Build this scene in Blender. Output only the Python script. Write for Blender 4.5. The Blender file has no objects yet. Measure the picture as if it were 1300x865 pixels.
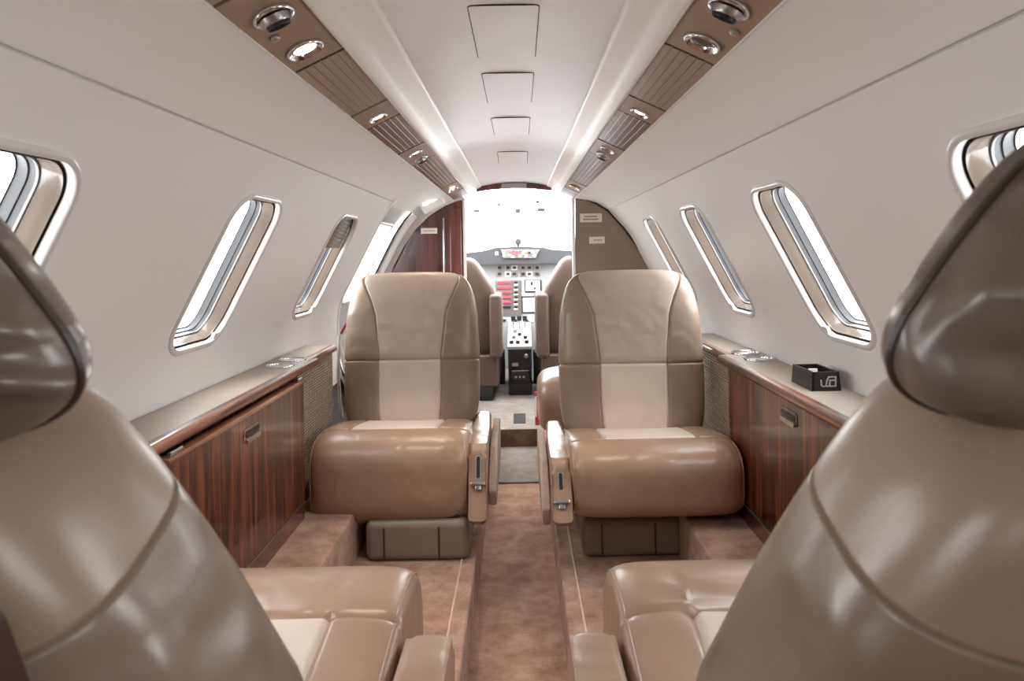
import bpy, bmesh, math, random
from mathutils import Vector, Matrix
random.seed(7)
PI = math.pi
S = bpy.context.scene
COL = S.collection
# ------------------------------------------------------------------ frame helpers
# cabin frame while building: x right, y forward, z up with 0 at eye height; EYE is added at the end
EYE = 1.0
CX = 0.02            # the camera stands 2 cm right of the cabin centreline
F = 900.0
ROLL = math.radians(1.0)

def px(u, v, Y):
    """point of the cabin at depth Y that the photograph shows at pixel u, v"""
    a, b = u - 659.0, 320.0 - v
    x = a * math.cos(ROLL) + b * math.sin(ROLL)
    y = -a * math.sin(ROLL) + b * math.cos(ROLL)
    return Vector((CX + x * Y / F, Y, y * Y / F))

def sgnpow(a, p):
    return math.copysign(abs(a) ** p, a)

def smooth(a, b, x):
    t = max(0.0, min(1.0, (x - a) / (b - a)))
    return t * t * (3 - 2 * t)

# ------------------------------------------------------------------ object helpers
def thing(name, label, cat, loc=(0, 0, 0), group=None):
    o = bpy.data.objects.new(name, None)
    o.empty_display_size = 0.05
    COL.objects.link(o)
    o.location = loc
    return tag(o, label, cat, group)

def tag(o, label, cat, group=None):
    o['label'] = label
    o['category'] = cat
    if group:
        o['group'] = group
    return o

def obj(name, bm, mat, parent=None, smooth_ang=40, kind=None):
    """link bm (in world coordinates) as one mesh object"""
    bmesh.ops.recalc_face_normals(bm, faces=bm.faces)
    me = bpy.data.meshes.new(name)
    if parent is not None:
        off = Vector(parent.location)
        p = parent.parent
        while p is not None:
            off += Vector(p.location)
            p = p.parent
        bmesh.ops.translate(bm, verts=bm.verts, vec=-off)
    bm.to_mesh(me)
    bm.free()
    for f in me.polygons:
        f.use_smooth = True
    try:
        me.set_sharp_from_angle(angle=math.radians(smooth_ang))
    except Exception:
        pass
    me.materials.append(mat)
    o = bpy.data.objects.new(name, me)
    COL.objects.link(o)
    if len(me.polygons) < 6000:
        md = o.modifiers.new('normals', 'WEIGHTED_NORMAL')
        md.keep_sharp = True
    if parent is not None:
        o.parent = parent
    if kind:
        o['kind'] = kind
    return o

def struct(name, bm, mat, smooth_ang=40):
    return obj(name, bm, mat, None, smooth_ang, 'structure')

def merge(*bms):
    out = bmesh.new()
    for b in bms:
        me = bpy.data.meshes.new('t')
        b.to_mesh(me)
        out.from_mesh(me)
        bpy.data.meshes.remove(me)
        b.free()
    return out

def box(x0, x1, y0, y1, z0, z1, bev=0.0, seg=2, M=None):
    bm = bmesh.new()
    bmesh.ops.create_cube(bm, size=1)
    for v in bm.verts:
        v.co = Vector(((x0 + x1) / 2 + v.co.x * (x1 - x0), (y0 + y1) / 2 + v.co.y * (y1 - y0), (z0 + z1) / 2 + v.co.z * (z1 - z0)))
    if bev > 0:
        bmesh.ops.bevel(bm, geom=list(bm.edges), offset=bev, segments=seg, profile=0.5, affect='EDGES')
    if M is not None:
        bmesh.ops.transform(bm, matrix=M, verts=bm.verts)
    return bm

def hexa(pts, bev=0.0, seg=2):
    """eight corners: bottom loop of four then top loop of four"""
    bm = bmesh.new()
    vs = [bm.verts.new(p) for p in pts]
    for f in ((0, 3, 2, 1), (4, 5, 6, 7), (0, 1, 5, 4), (1, 2, 6, 5), (2, 3, 7, 6), (3, 0, 4, 7)):
        bm.faces.new([vs[i] for i in f])
    if bev > 0:
        bmesh.ops.bevel(bm, geom=list(bm.edges), offset=bev, segments=seg, profile=0.5, affect='EDGES')
    return bm

def prism(poly, axis, a, b, bev=0.0, seg=2):
    """poly in the two other axes, extruded along axis from a to b"""
    def P(p, t):
        if axis == 'x': return Vector((t, p[0], p[1]))
        if axis == 'y': return Vector((p[0], t, p[1]))
        return Vector((p[0], p[1], t))
    bm = bmesh.new()
    A = [bm.verts.new(P(p, a)) for p in poly]
    B = [bm.verts.new(P(p, b)) for p in poly]
    n = len(poly)
    bm.faces.new(A); bm.faces.new(B[::-1])
    for i in range(n):
        bm.faces.new((A[i], B[i], B[(i + 1) % n], A[(i + 1) % n]))
    if bev > 0:
        es = [e for e in bm.edges]
        bmesh.ops.bevel(bm, geom=es, offset=bev, segments=seg, profile=0.5, affect='EDGES')
    return bm

def strip(poly, y0, y1, n=1, tap=None):
    """an open profile in x, z run along y"""
    bm = bmesh.new()
    rows = []
    for k in range(n + 1):
        y = y0 + (y1 - y0) * k / n
        q = [tap(y, p[1]) if tap else 1.0 for p in poly]
        rows.append([bm.verts.new((p[0] * w, y, p[1] * w)) for p, w in zip(poly, q)])
    for k in range(n):
        for i in range(len(poly) - 1):
            bm.faces.new((rows[k][i], rows[k][i + 1], rows[k + 1][i + 1], rows[k + 1][i]))
    return bm

def lathe(prof, M, n=32):
    """profile of (radius, height) about local z, placed by M"""
    bm = bmesh.new()
    rings = []
    for r, h in prof:
        if r < 1e-6:
            rings.append([bm.verts.new(M @ Vector((0, 0, h)))])
        else:
            rings.append([bm.verts.new(M @ Vector((r * math.cos(2 * PI * k / n), r * math.sin(2 * PI * k / n), h))) for k in range(n)])
    for a, b in zip(rings, rings[1:]):
        for k in range(n):
            k2 = (k + 1) % n
            if len(a) == 1 and len(b) == 1: continue
            if len(a) == 1: bm.faces.new((a[0], b[k], b[k2]))
            elif len(b) == 1: bm.faces.new((a[k], b[0], a[k2]))
            else: bm.faces.new((a[k], b[k], b[k2], a[k2]))
    return bm

def tube(pts, r, n=8, closed=False):
    pts = [Vector(p) for p in pts]
    bm = bmesh.new()
    m = len(pts)
    rings = []
    up = None
    for i in range(m):
        a = pts[(i - 1) % m] if (closed or i > 0) else pts[i]
        b = pts[(i + 1) % m] if (closed or i < m - 1) else pts[i]
        d = (b - a).normalized()
        if up is None:
            up = Vector((0, 0, 1)) if abs(d.z) < 0.9 else Vector((1, 0, 0))
        s = d.cross(up).normalized()
        up = s.cross(d).normalized()
        rr = r[i] if isinstance(r, (list, tuple)) else r
        rings.append([bm.verts.new(pts[i] + s * rr * math.cos(2 * PI * k / n) + up * rr * math.sin(2 * PI * k / n)) for k in range(n)])
    for i in range(m if closed else m - 1):
        A, B = rings[i], rings[(i + 1) % m]
        for k in range(n):
            bm.faces.new((A[k], A[(k + 1) % n], B[(k + 1) % n], B[k]))
    if not closed:
        bm.faces.new(rings[0][::-1]); bm.faces.new(rings[-1])
    return bm

def rrect(w, h, r, n=8, p=2.0):
    """rounded rectangle outline about the origin"""
    r = min(r, w / 2 - 1e-4, h / 2 - 1e-4)
    out = []
    for cx, cy, a0 in ((w / 2 - r, h / 2 - r, 0), (-w / 2 + r, h / 2 - r, 90), (-w / 2 + r, -h / 2 + r, 180), (w / 2 - r, -h / 2 + r, 270)):
        for k in range(n + 1):
            a = math.radians(a0 + 90 * k / n)
            out.append((cx + r * math.cos(a), cy + r * math.sin(a)))
    return out

def plate(outline, M, t, bev=0.0):
    """a flat plate: outline in local xy, from z=0 to z=t, placed by M"""
    bm = prism(outline, 'z', 0, t)
    if bev:
        es = [e for e in bm.edges if abs(e.verts[0].co.z - t) < 1e-7 and abs(e.verts[1].co.z - t) < 1e-7]
        bmesh.ops.bevel(bm, geom=es, offset=bev, segments=2, profile=0.5, affect='EDGES')
    bmesh.ops.transform(bm, matrix=M, verts=bm.verts)
    return bm

def frame(o, x, y):
    """matrix with origin o, local x along x, local y roughly along y"""
    x = Vector(x).normalized()
    y = Vector(y)
    z = x.cross(y).normalized()
    y = z.cross(x)
    M = Matrix((x, y, z)).transposed().to_4x4()
    M.translation = Vector(o)
    return M

# ------------------------------------------------------------------ materials
def srgb(r, g, b):
    f = lambda c: (c / 255 / 12.92) if c / 255 <= 0.04045 else ((c / 255 + 0.055) / 1.055) ** 2.4
    return (f(r), f(g), f(b), 1)

def newmat(name):
    m = bpy.data.materials.new(name)
    m.use_nodes = True
    return m, m.node_tree.nodes, m.node_tree.links, m.node_tree.nodes['Principled BSDF']

def plain(name, col, rough=0.5, metal=0.0, coat=0.0, spec=0.5, noise=0.03, nscale=30, bump=0.0, bscale=200):
    m, N, L, B = newmat(name)
    B.inputs['Roughness'].default_value = rough
    B.inputs['Metallic'].default_value = metal
    B.inputs['Coat Weight'].default_value = coat
    B.inputs['Coat Roughness'].default_value = 0.08
    B.inputs['Specular IOR Level'].default_value = spec
    tc = N.new('ShaderNodeTexCoord')
    nz = N.new('ShaderNodeTexNoise')
    nz.inputs['Scale'].default_value = nscale
    nz.inputs['Detail'].default_value = 4
    L.new(tc.outputs['Object'], nz.inputs['Vector'])
    cr = N.new('ShaderNodeValToRGB')
    c = srgb(*col)
    cr.color_ramp.elements[0].position = 0.3
    cr.color_ramp.elements[1].position = 0.7
    cr.color_ramp.elements[0].color = tuple(max(0, x * (1 - noise)) for x in c[:3]) + (1,)
    cr.color_ramp.elements[1].color = tuple(min(1, x * (1 + noise)) for x in c[:3]) + (1,)
    L.new(nz.outputs['Fac'], cr.inputs['Fac'])
    L.new(cr.outputs['Color'], B.inputs['Base Color'])
    if bump:
        n2 = N.new('ShaderNodeTexNoise')
        n2.inputs['Scale'].default_value = bscale
        n2.inputs['Detail'].default_value = 3
        L.new(tc.outputs['Object'], n2.inputs['Vector'])
        bp = N.new('ShaderNodeBump')
        bp.inputs['Strength'].default_value = 1.0
        bp.inputs['Distance'].default_value = bump
        L.new(n2.outputs['Fac'], bp.inputs['Height'])
        L.new(bp.outputs['Normal'], B.inputs['Normal'])
    return m

def leather(name, col, rough=0.38, crease=0.0, cscale=5.0, grain=0.00012, mott=0.08, spec=0.5, stretch=(1, 1, 1)):
    m, N, L, B = newmat(name)
    B.inputs['Roughness'].default_value = rough
    B.inputs['Specular IOR Level'].default_value = spec
    tc = N.new('ShaderNodeTexCoord')
    mp = N.new('ShaderNodeMapping')
    mp.inputs['Scale'].default_value = stretch
    L.new(tc.outputs['Object'], mp.inputs['Vector'])
    n1 = N.new('ShaderNodeTexNoise')
    n1.inputs['Scale'].default_value = 9
    n1.inputs['Detail'].default_value = 5
    L.new(mp.outputs['Vector'], n1.inputs['Vector'])
    cr = N.new('ShaderNodeValToRGB')
    c = srgb(*col)
    cr.color_ramp.elements[0].position = 0.3
    cr.color_ramp.elements[1].position = 0.7
    cr.color_ramp.elements[0].color = tuple(x * (1 - mott) for x in c[:3]) + (1,)
    cr.color_ramp.elements[1].color = tuple(min(1, x * (1 + mott)) for x in c[:3]) + (1,)
    L.new(n1.outputs['Fac'], cr.inputs['Fac'])
    L.new(cr.outputs['Color'], B.inputs['Base Color'])
    vo = N.new('ShaderNodeTexVoronoi')
    vo.inputs['Scale'].default_value = 320
    L.new(tc.outputs['Object'], vo.inputs['Vector'])
    b1 = N.new('ShaderNodeBump')
    b1.inputs['Distance'].default_value = grain
    b1.inputs['Strength'].default_value = 0.6
    L.new(vo.outputs['Distance'], b1.inputs['Height'])
    last = b1
    # soft dents and pulled creases of worn leather
    for sc, amt, typ in ((cscale * 0.8, crease * 1.6, 'FBM'), (cscale, crease, 'RIDGED_MULTIFRACTAL')):
        if not amt:
            continue
        n2 = N.new('ShaderNodeTexNoise')
        n2.noise_type = typ
        n2.inputs['Scale'].default_value = sc
        n2.inputs['Detail'].default_value = 1.5
        n2.inputs['Distortion'].default_value = 0.6
        L.new(mp.outputs['Vector'], n2.inputs['Vector'])
        b2 = N.new('ShaderNodeBump')
        b2.inputs['Distance'].default_value = amt
        b2.inputs['Strength'].default_value = 1.0
        L.new(n2.outputs['Fac'], b2.inputs['Height'])
        L.new(last.outputs['Normal'], b2.inputs['Normal'])
        last = b2
    L.new(last.outputs['Normal'], B.inputs['Normal'])
    return m

def wood(name, dark, mid, light, axis='y', scale=26.0, rough=0.16, coat=0.7):
    """figured veneer: stripes that run along z (or y) with fine grain"""
    m, N, L, B = newmat(name)
    B.inputs['Roughness'].default_value = rough + 0.15
    B.inputs['Coat Weight'].default_value = coat
    B.inputs['Coat Roughness'].default_value = 0.06
    tc = N.new('ShaderNodeTexCoord')
    mp = N.new('ShaderNodeMapping')
    mp.inputs['Scale'].default_value = {'z': (1, 1, 0.05), 'y': (1, 0.05, 1), 'x': (0.05, 1, 1)}[axis]
    L.new(tc.outputs['Object'], mp.inputs['Vector'])
    n1 = N.new('ShaderNodeTexNoise')
    n1.inputs['Scale'].default_value = scale
    n1.inputs['Detail'].default_value = 3
    n1.inputs['Roughness'].default_value = 0.55
    n1.inputs['Distortion'].default_value = 0.3
    L.new(mp.outputs['Vector'], n1.inputs['Vector'])
    cr = N.new('ShaderNodeValToRGB')
    e = cr.color_ramp.elements
    e[0].position = 0.36; e[0].color = srgb(*dark)
    e[1].position = 0.62; e[1].color = srgb(*light)
    k = e.new(0.5); k.color = srgb(*mid)
    L.new(n1.outputs['Fac'], cr.inputs['Fac'])
    n2 = N.new('ShaderNodeTexNoise')
    n2.inputs['Scale'].default_value = scale * 8
    n2.inputs['Detail'].default_value = 2
    L.new(mp.outputs['Vector'], n2.inputs['Vector'])
    mx = N.new('ShaderNodeMix')
    mx.data_type = 'RGBA'
    mx.blend_type = 'MULTIPLY'
    mx.inputs['Factor'].default_value = 0.45
    L.new(cr.outputs['Color'], mx.inputs['A'])
    c2 = N.new('ShaderNodeValToRGB')
    c2.color_ramp.elements[0].position = 0.35
    c2.color_ramp.elements[0].color = (0.35, 0.35, 0.35, 1)
    c2.color_ramp.elements[1].position = 0.6
    L.new(n2.outputs['Fac'], c2.inputs['Fac'])
    L.new(c2.outputs['Color'], mx.inputs['B'])
    L.new(mx.outputs['Result'], B.inputs['Base Color'])
    return m

def carpet(name, a, b, c):
    m, N, L, B = newmat(name)
    B.inputs['Roughness'].default_value = 0.95
    B.inputs['Specular IOR Level'].default_value = 0.1
    B.inputs['Sheen Weight'].default_value = 0.25
    tc = N.new('ShaderNodeTexCoord')
    n1 = N.new('ShaderNodeTexNoise')
    n1.inputs['Scale'].default_value = 14
    n1.inputs['Detail'].default_value = 6
    n1.inputs['Roughness'].default_value = 0.7
    L.new(tc.outputs['Object'], n1.inputs['Vector'])
    cr = N.new('ShaderNodeValToRGB')
    e = cr.color_ramp.elements
    e[0].position = 0.3; e[0].color = srgb(*a)
    e[1].position = 0.7; e[1].color = srgb(*c)
    k = e.new(0.5); k.color = srgb(*b)
    L.new(n1.outputs['Fac'], cr.inputs['Fac'])
    n2 = N.new('ShaderNodeTexNoise')
    n2.inputs['Scale'].default_value = 420
    n2.inputs['Detail'].default_value = 2
    L.new(tc.outputs['Object'], n2.inputs['Vector'])
    mx = N.new('ShaderNodeMix')
    mx.data_type = 'RGBA'; mx.blend_type = 'MULTIPLY'
    mx.inputs['Factor'].default_value = 0.5
    c2 = N.new('ShaderNodeValToRGB')
    c2.color_ramp.elements[0].position = 0.3
    c2.color_ramp.elements[0].color = (0.45, 0.45, 0.45, 1)
    c2.color_ramp.elements[1].position = 0.65
    L.new(n2.outputs['Fac'], c2.inputs['Fac'])
    L.new(cr.outputs['Color'], mx.inputs['A'])
    L.new(c2.outputs['Color'], mx.inputs['B'])
    L.new(mx.outputs['Result'], B.inputs['Base Color'])
    bp = N.new('ShaderNodeBump')
    bp.inputs['Distance'].default_value = 0.004
    L.new(n2.outputs['Fac'], bp.inputs['Height'])
    L.new(bp.outputs['Normal'], B.inputs['Normal'])
    return m

def woven(name, a, b):
    """fabric of horizontal ribs crossed by vertical threads"""
    m, N, L, B = newmat(name)
    B.inputs['Roughness'].default_value = 0.85
    tc = N.new('ShaderNodeTexCoord')
    sep = N.new('ShaderNodeSeparateXYZ')
    L.new(tc.outputs['Object'], sep.inputs['Vector'])
    w = []
    for ax, fr in (('Y', 330.0), ('Z', 760.0)):
        k = N.new('ShaderNodeMath'); k.operation = 'MULTIPLY'; k.inputs[1].default_value = fr
        L.new(sep.outputs[ax], k.inputs[0])
        s = N.new('ShaderNodeMath'); s.operation = 'SINE'
        L.new(k.outputs[0], s.inputs[0])
        w.append(s)
    ad = N.new('ShaderNodeMath'); ad.operation = 'ADD'
    L.new(w[0].outputs[0], ad.inputs[0]); L.new(w[1].outputs[0], ad.inputs[1])
    nz = N.new('ShaderNodeTexNoise'); nz.inputs['Scale'].default_value = 140
    L.new(tc.outputs['Object'], nz.inputs['Vector'])
    a2 = N.new('ShaderNodeMath'); a2.operation = 'MULTIPLY_ADD'; a2.inputs[1].default_value = 0.14; a2.inputs[2].default_value = 0.0
    L.new(ad.outputs[0], a2.inputs[0])
    a3 = N.new('ShaderNodeMath'); a3.operation = 'ADD'
    L.new(a2.outputs[0], a3.inputs[0]); L.new(nz.outputs['Fac'], a3.inputs[1])
    cr = N.new('ShaderNodeValToRGB')
    cr.color_ramp.elements[0].position = 0.05; cr.color_ramp.elements[0].color = srgb(*a)
    cr.color_ramp.elements[1].position = 0.85; cr.color_ramp.elements[1].color = srgb(*b)
    L.new(a3.outputs[0], cr.inputs['Fac'])
    L.new(cr.outputs['Color'], B.inputs['Base Color'])
    bp = N.new('ShaderNodeBump'); bp.inputs['Distance'].default_value = 0.002
    L.new(ad.outputs[0], bp.inputs['Height'])
    L.new(bp.outputs['Normal'], B.inputs['Normal'])
    return m

def glow(name, col, st):
    m, N, L, B = newmat(name)
    B.inputs['Base Color'].default_value = srgb(*col)
    B.inputs['Emission Color'].default_value = srgb(*col)
    B.inputs['Emission Strength'].default_value = st
    return m

def pane_mat(name, amount=0.8):
    m, N, L, B = newmat(name)
    N.remove(B)
    out = N['Material Output']
    tr = N.new('ShaderNodeBsdfTransparent')
    gl = N.new('ShaderNodeBsdfGlossy')
    gl.inputs['Roughness'].default_value = 0.02
    lw = N.new('ShaderNodeLayerWeight')
    lw.inputs['Blend'].default_value = 0.5
    pw = N.new('ShaderNodeMath'); pw.operation = 'POWER'; pw.inputs[1].default_value = 5.0
    ml = N.new('ShaderNodeMath'); ml.operation = 'MULTIPLY_ADD'; ml.inputs[1].default_value = amount; ml.inputs[2].default_value = 0.04 * amount
    mx = N.new('ShaderNodeMixShader')
    L.new(lw.outputs['Facing'], pw.inputs[0])
    L.new(pw.outputs[0], ml.inputs[0])
    L.new(ml.outputs[0], mx.inputs[0])
    L.new(tr.outputs[0], mx.inputs[1])
    L.new(gl.outputs[0], mx.inputs[2])
    L.new(mx.outputs[0], out.inputs['Surface'])
    return m

M = {}
M['wall'] = plain('wall_vinyl', (224, 222, 220), 0.38, noise=0.015, nscale=3, bump=0.00015, bscale=500)
M['ceiling'] = plain('ceiling_leather', (236, 236, 238), 0.30, noise=0.02, nscale=6, bump=0.002, bscale=9)
M['valance'] = plain('valance_vinyl', (228, 225, 221), 0.28, noise=0.01)
M['bezel'] = plain('window_bezel', (206, 203, 199), 0.22, noise=0.01)
M['bead'] = plain('window_bead', (150, 147, 143), 0.3)
M['liner'] = plain('window_liner', (112, 101, 92), 0.16, noise=0.05, nscale=4, spec=0.7)
M['winframe'] = plain('window_metal', (58, 58, 60), 0.45, metal=0.1, noise=0.05)
M['shade'] = plain('window_shade', (120, 112, 105), 0.5, noise=0.05)
M['white'] = plain('white_plastic', (228, 226, 222), 0.35, noise=0.01)
M['pane'] = pane_mat('window_pane')
M['screen_glass'] = pane_mat('windshield_glass', 0.3)
M['leather_tan'] = leather('leather_tan', (158, 128, 104), 0.32, crease=0.0035, cscale=12)
M['leather_bolster'] = leather('leather_bolster', (140, 120, 104), 0.33, crease=0.0035, cscale=12)
M['leather_insert'] = leather('leather_insert', (176, 160, 146), 0.4, crease=0.003, cscale=13)
M['leather_cream'] = leather('leather_cream', (204, 189, 174), 0.42, crease=0.0008, cscale=6)
M['leather_near'] = leather('leather_near', (126, 109, 94), 0.28, crease=0.006, cscale=9)
M['leather_creased'] = leather('leather_creased', (126, 110, 97), 0.28, crease=0.011, cscale=9)
M['leather_cap'] = leather('leather_cap', (142, 122, 105), 0.3, crease=0.003, cscale=9)
M['leather_head'] = leather('leather_headrest', (108, 95, 84), 0.30, crease=0.026, cscale=10.5, spec=0.6, stretch=(1, 1, 1.6))
M['leather_grey'] = leather('leather_grey', (128, 116, 106), 0.4, crease=0.001)
M['leather_pilot'] = leather('leather_pilot', (80, 64, 56), 0.45, crease=0.0005)
M['welt'] = plain('dark_welt', (60, 48, 40), 0.4)
M['taupe'] = plain('ledge_taupe', (152, 140, 127), 0.45, noise=0.03, nscale=8, bump=0.0001, bscale=600)
M['wood_front'] = wood('ebony_veneer', (42, 15, 9), (76, 34, 20), (130, 70, 44), 'z', 60)
M['wood_trim'] = wood('wood_edge', (66, 30, 20), (112, 62, 42), (158, 102, 74), 'y', 30)
M['wood_table'] = wood('wood_leaf_edge', (120, 76, 54), (158, 108, 80), (186, 138, 106), 'y', 30)
M['mahogany'] = wood('mahogany_gloss', (60, 24, 24), (92, 44, 42), (120, 66, 60), 'z', 9, 0.1, 0.9)
M['kick'] = plain('kick_plate', (60, 26, 18), 0.4, noise=0.2, nscale=40)
M['chrome'] = plain('chrome', (205, 205, 208), 0.14, metal=1.0, noise=0.01)
M['steel'] = plain('steel', (175, 172, 168), 0.3, metal=0.9, noise=0.03)
M['dark'] = plain('dark_gap', (34, 30, 28), 0.7)
M['black'] = plain('black_plastic', (30, 30, 32), 0.4, noise=0.1)
M['lens'] = plain('lamp_lens_off', (78, 76, 76), 0.12, noise=0.05)
M['fabric'] = woven('woven_panel', (112, 96, 82), (196, 180, 162))
M['carpet'] = carpet('carpet_tan', (150, 109, 87), (192, 149, 123), (216, 180, 155))
M['carpet_grey'] = carpet('carpet_grey', (112, 103, 96), (136, 126, 118), (156, 146, 138))
M['carpet_dark'] = carpet('carpet_riser', (96, 72, 60), (122, 94, 78), (140, 112, 96))
M['console'] = plain('console_brown', (150, 125, 107), 0.35, noise=0.03)
M['slat'] = plain('slat_taupe', (154, 132, 116), 0.28, noise=0.04)
M['slat_dark'] = plain('slat_dark', (108, 84, 72), 0.28, noise=0.04)
M['lamp_on'] = glow('lamp_on', (255, 244, 226), 14.0)
M['exit_on'] = glow('exit_light', (255, 255, 255), 3.0)
M['partition'] = plain('partition_taupe', (140, 122, 108), 0.4, noise=0.03, nscale=8)
M['placard'] = plain('placard', (224, 216, 206), 0.4)
M['ink'] = plain('placard_ink', (120, 112, 106), 0.5)
M['doorgrey'] = plain('door_grey', (170, 170, 168), 0.3, noise=0.03)
M['panelgrey'] = plain('panel_grey', (150, 150, 150), 0.5, noise=0.04)
M['glare'] = plain('glareshield_grey', (52, 52, 54), 0.8, noise=0.05)
M['cockpit'] = plain('cockpit_lining', (214, 213, 210), 0.6)
M['binding'] = plain('carpet_binding', (214, 186, 162), 0.8)
M['shell'] = plain('seat_back_shell', (58, 34, 28), 0.4, noise=0.1)
M['shroud'] = plain('seat_shroud', (178, 160, 146), 0.9, noise=0.08, nscale=60, bump=0.001, bscale=400)
M['red'] = plain('red', (176, 44, 48), 0.5, noise=0.05)
M['amber'] = glow('amber_lamp', (240, 190, 120), 0.7)
M['redlamp'] = glow('red_lamp', (190, 50, 70), 0.6)
M['screen'] = glow('screen_white', (225, 226, 232), 0.6)
M['silver'] = plain('logo_silver', (176, 172, 170), 0.4)

# ------------------------------------------------------------------ the fuselage shell
ZC = -0.289
R = 0.724
Y_AFT, Y_BULK = -1.3, 3.60
# cross-section of the side panels, eye height = 0
PROF = [(0.66, -0.52), (0.715, -0.42), (0.736, -0.33), (0.736, -0.26), (0.722, -0.190), (0.693, -0.130), (0.656, -0.060), (0.608, 0.034), (0.563, 0.119), (0.503, 0.220), (0.450, 0.278), (0.3795, 0.328), (0.30, 0.36)]
_pa = [(math.atan2(z - ZC, x), math.hypot(x, z - ZC)) for x, z in PROF]

def prof_r(a):
    """smooth radius of the side panel at angle a (Catmull-Rom through PROF)"""
    n = len(_pa)
    if a <= _pa[1][0]:
        return _pa[1][1] - 0.30 * min(0.6, _pa[1][0] - a) ** 2
    if a >= _pa[-2][0]:
        return _pa[-2][1]
    if a <= _pa[1][0]: i = 1
    elif a >= _pa[-2][0]: i = n - 3
    else:
        i = max(j for j in range(1, n - 1) if _pa[j][0] <= a)
        i = min(i, n - 3)
    (a0, r0), (a1, r1), (a2, r2), (a3, r3) = _pa[i - 1], _pa[i], _pa[i + 1], _pa[i + 2]
    t = (a - a1) / (a2 - a1)
    m1 = (r2 - r0) / (a2 - a0) * (a2 - a1)
    m2 = (r3 - r1) / (a3 - a1) * (a2 - a1)
    return (2 * t ** 3 - 3 * t * t + 1) * r1 + (t ** 3 - 2 * t * t + t) * m1 + (-2 * t ** 3 + 3 * t * t) * r2 + (t ** 3 - t * t) * m2

def taper(Y, z):
    """the roof comes down towards the cockpit"""
    return 1 - 0.19 * smooth(2.7, 3.65, Y) * min(1.0, (max(z, 0.0) / 0.328) ** 3.4)

def shell(side, a, Y, d=0.0):
    r = prof_r(a) + d
    x, z = r * math.cos(a), ZC + r * math.sin(a)
    k_ = taper(Y, z)
    return Vector((side * x * k_, Y, z * k_))

A_PSU, A_LOW = math.radians(58.6), math.radians(-2.4)
A_SEAM = math.atan2(0.220 - ZC, 0.503)
W_A0, W_A1 = math.atan2(-0.205 - ZC, 0.726), math.atan2(0.130 - ZC, 0.557)   # window sill and head
W_AM = (W_A0 + W_A1) / 2
W_H = 0.375
W_W = 0.275

def win_pt(side, yc, p, d):
    return shell(side, W_AM + p[1] / W_H * (W_A1 - W_A0), yc + p[0], d)

def make_wall(side, y0, y1, windows, name):
    n = 3
    g = 0.0022 / R
    angs = [A_LOW + (A_SEAM - g - A_LOW) * k / 26 for k in range(27)]
    prof = [(a, 0.0) for a in angs]
    prof += [(A_SEAM - g * 0.8, 0.006), (A_SEAM + g * 0.8, 0.006)]
    prof += [(A_SEAM + g + (A_PSU - A_SEAM - g) * k / 6, 0.0) for k in range(7)]
    ny = int((y1 - y0) / 0.06)
    bm = bmesh.new()
    rows = []
    for k in range(ny + 1):
        Y = y0 + (y1 - y0) * k / ny
        inner = [bm.verts.new(shell(side, a, Y, d)) for a, d in prof]
        outer = [bm.verts.new(shell(side, a, Y, 0.022)) for a, d in prof]
        rows.append((inner, outer))
    m = len(prof)
    for (a, b), (c, d) in zip(rows, rows[1:]):
        for i in range(m - 1):
            bm.faces.new((a[i], a[i + 1], c[i + 1], c[i]))
            bm.faces.new((b[i], d[i], d[i + 1], b[i + 1]))
        bm.faces.new((a[0], c[0], d[0], b[0]))
        bm.faces.new((a[-1], b[-1], d[-1], c[-1]))
    for a, b in (rows[0], rows[-1]):
        for i in range(m - 1):
            bm.faces.new((a[i], b[i], b[i + 1], a[i + 1]))
    w = struct(name, bm, M['wall'], 30)
    w.modifiers.clear()
    # window openings
    cb = bmesh.new()
    for yc in windows:
        o = rrect(W_W, W_H, 0.066, 10)
        A = [cb.verts.new(win_pt(side, yc, p, -0.06)) for p in o]
        B = [cb.verts.new(win_pt(side, yc, p, 0.08)) for p in o]
        cb.faces.new(A); cb.faces.new(B[::-1])
        for i in range(len(o)):
            j = (i + 1) % len(o)
            cb.faces.new((A[i], B[i], B[j], A[j]))
    bmesh.ops.recalc_face_normals(cb, faces=cb.faces)
    cme = bpy.data.meshes.new('cut'); cb.to_mesh(cme); cb.free()
    cut = bpy.data.objects.new('cut', cme); COL.objects.link(cut)
    md = w.modifiers.new('holes', 'BOOLEAN'); md.object = cut; md.operation = 'DIFFERENCE'; md.solver = 'EXACT'
    dg = bpy.context.evaluated_depsgraph_get()
    me = bpy.data.meshes.new_from_object(w.evaluated_get(dg))
    w.modifiers.clear()
    w.data = me
    for f in me.polygons:
        f.use_smooth = True
    me.set_sharp_from_angle(angle=math.radians(25))
    bpy.data.objects.remove(cut)
    bpy.data.meshes.remove(cme)
    return w

def ring_loft(side, yc, rings, n=10):
    bm = bmesh.new()
    R_ = []
    for e, d in rings:
        o = rrect(W_W - 2 * e, W_H - 2 * e, max(0.02, 0.066 - e), n)
        R_.append([bm.verts.new(win_pt(side, yc, p, d)) for p in o])
    for A, B in zip(R_, R_[1:]):
        for i in range(len(A)):
            j = (i + 1) % len(A)
            bm.faces.new((A[i], A[j], B[j], B[i]))
    return bm

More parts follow.
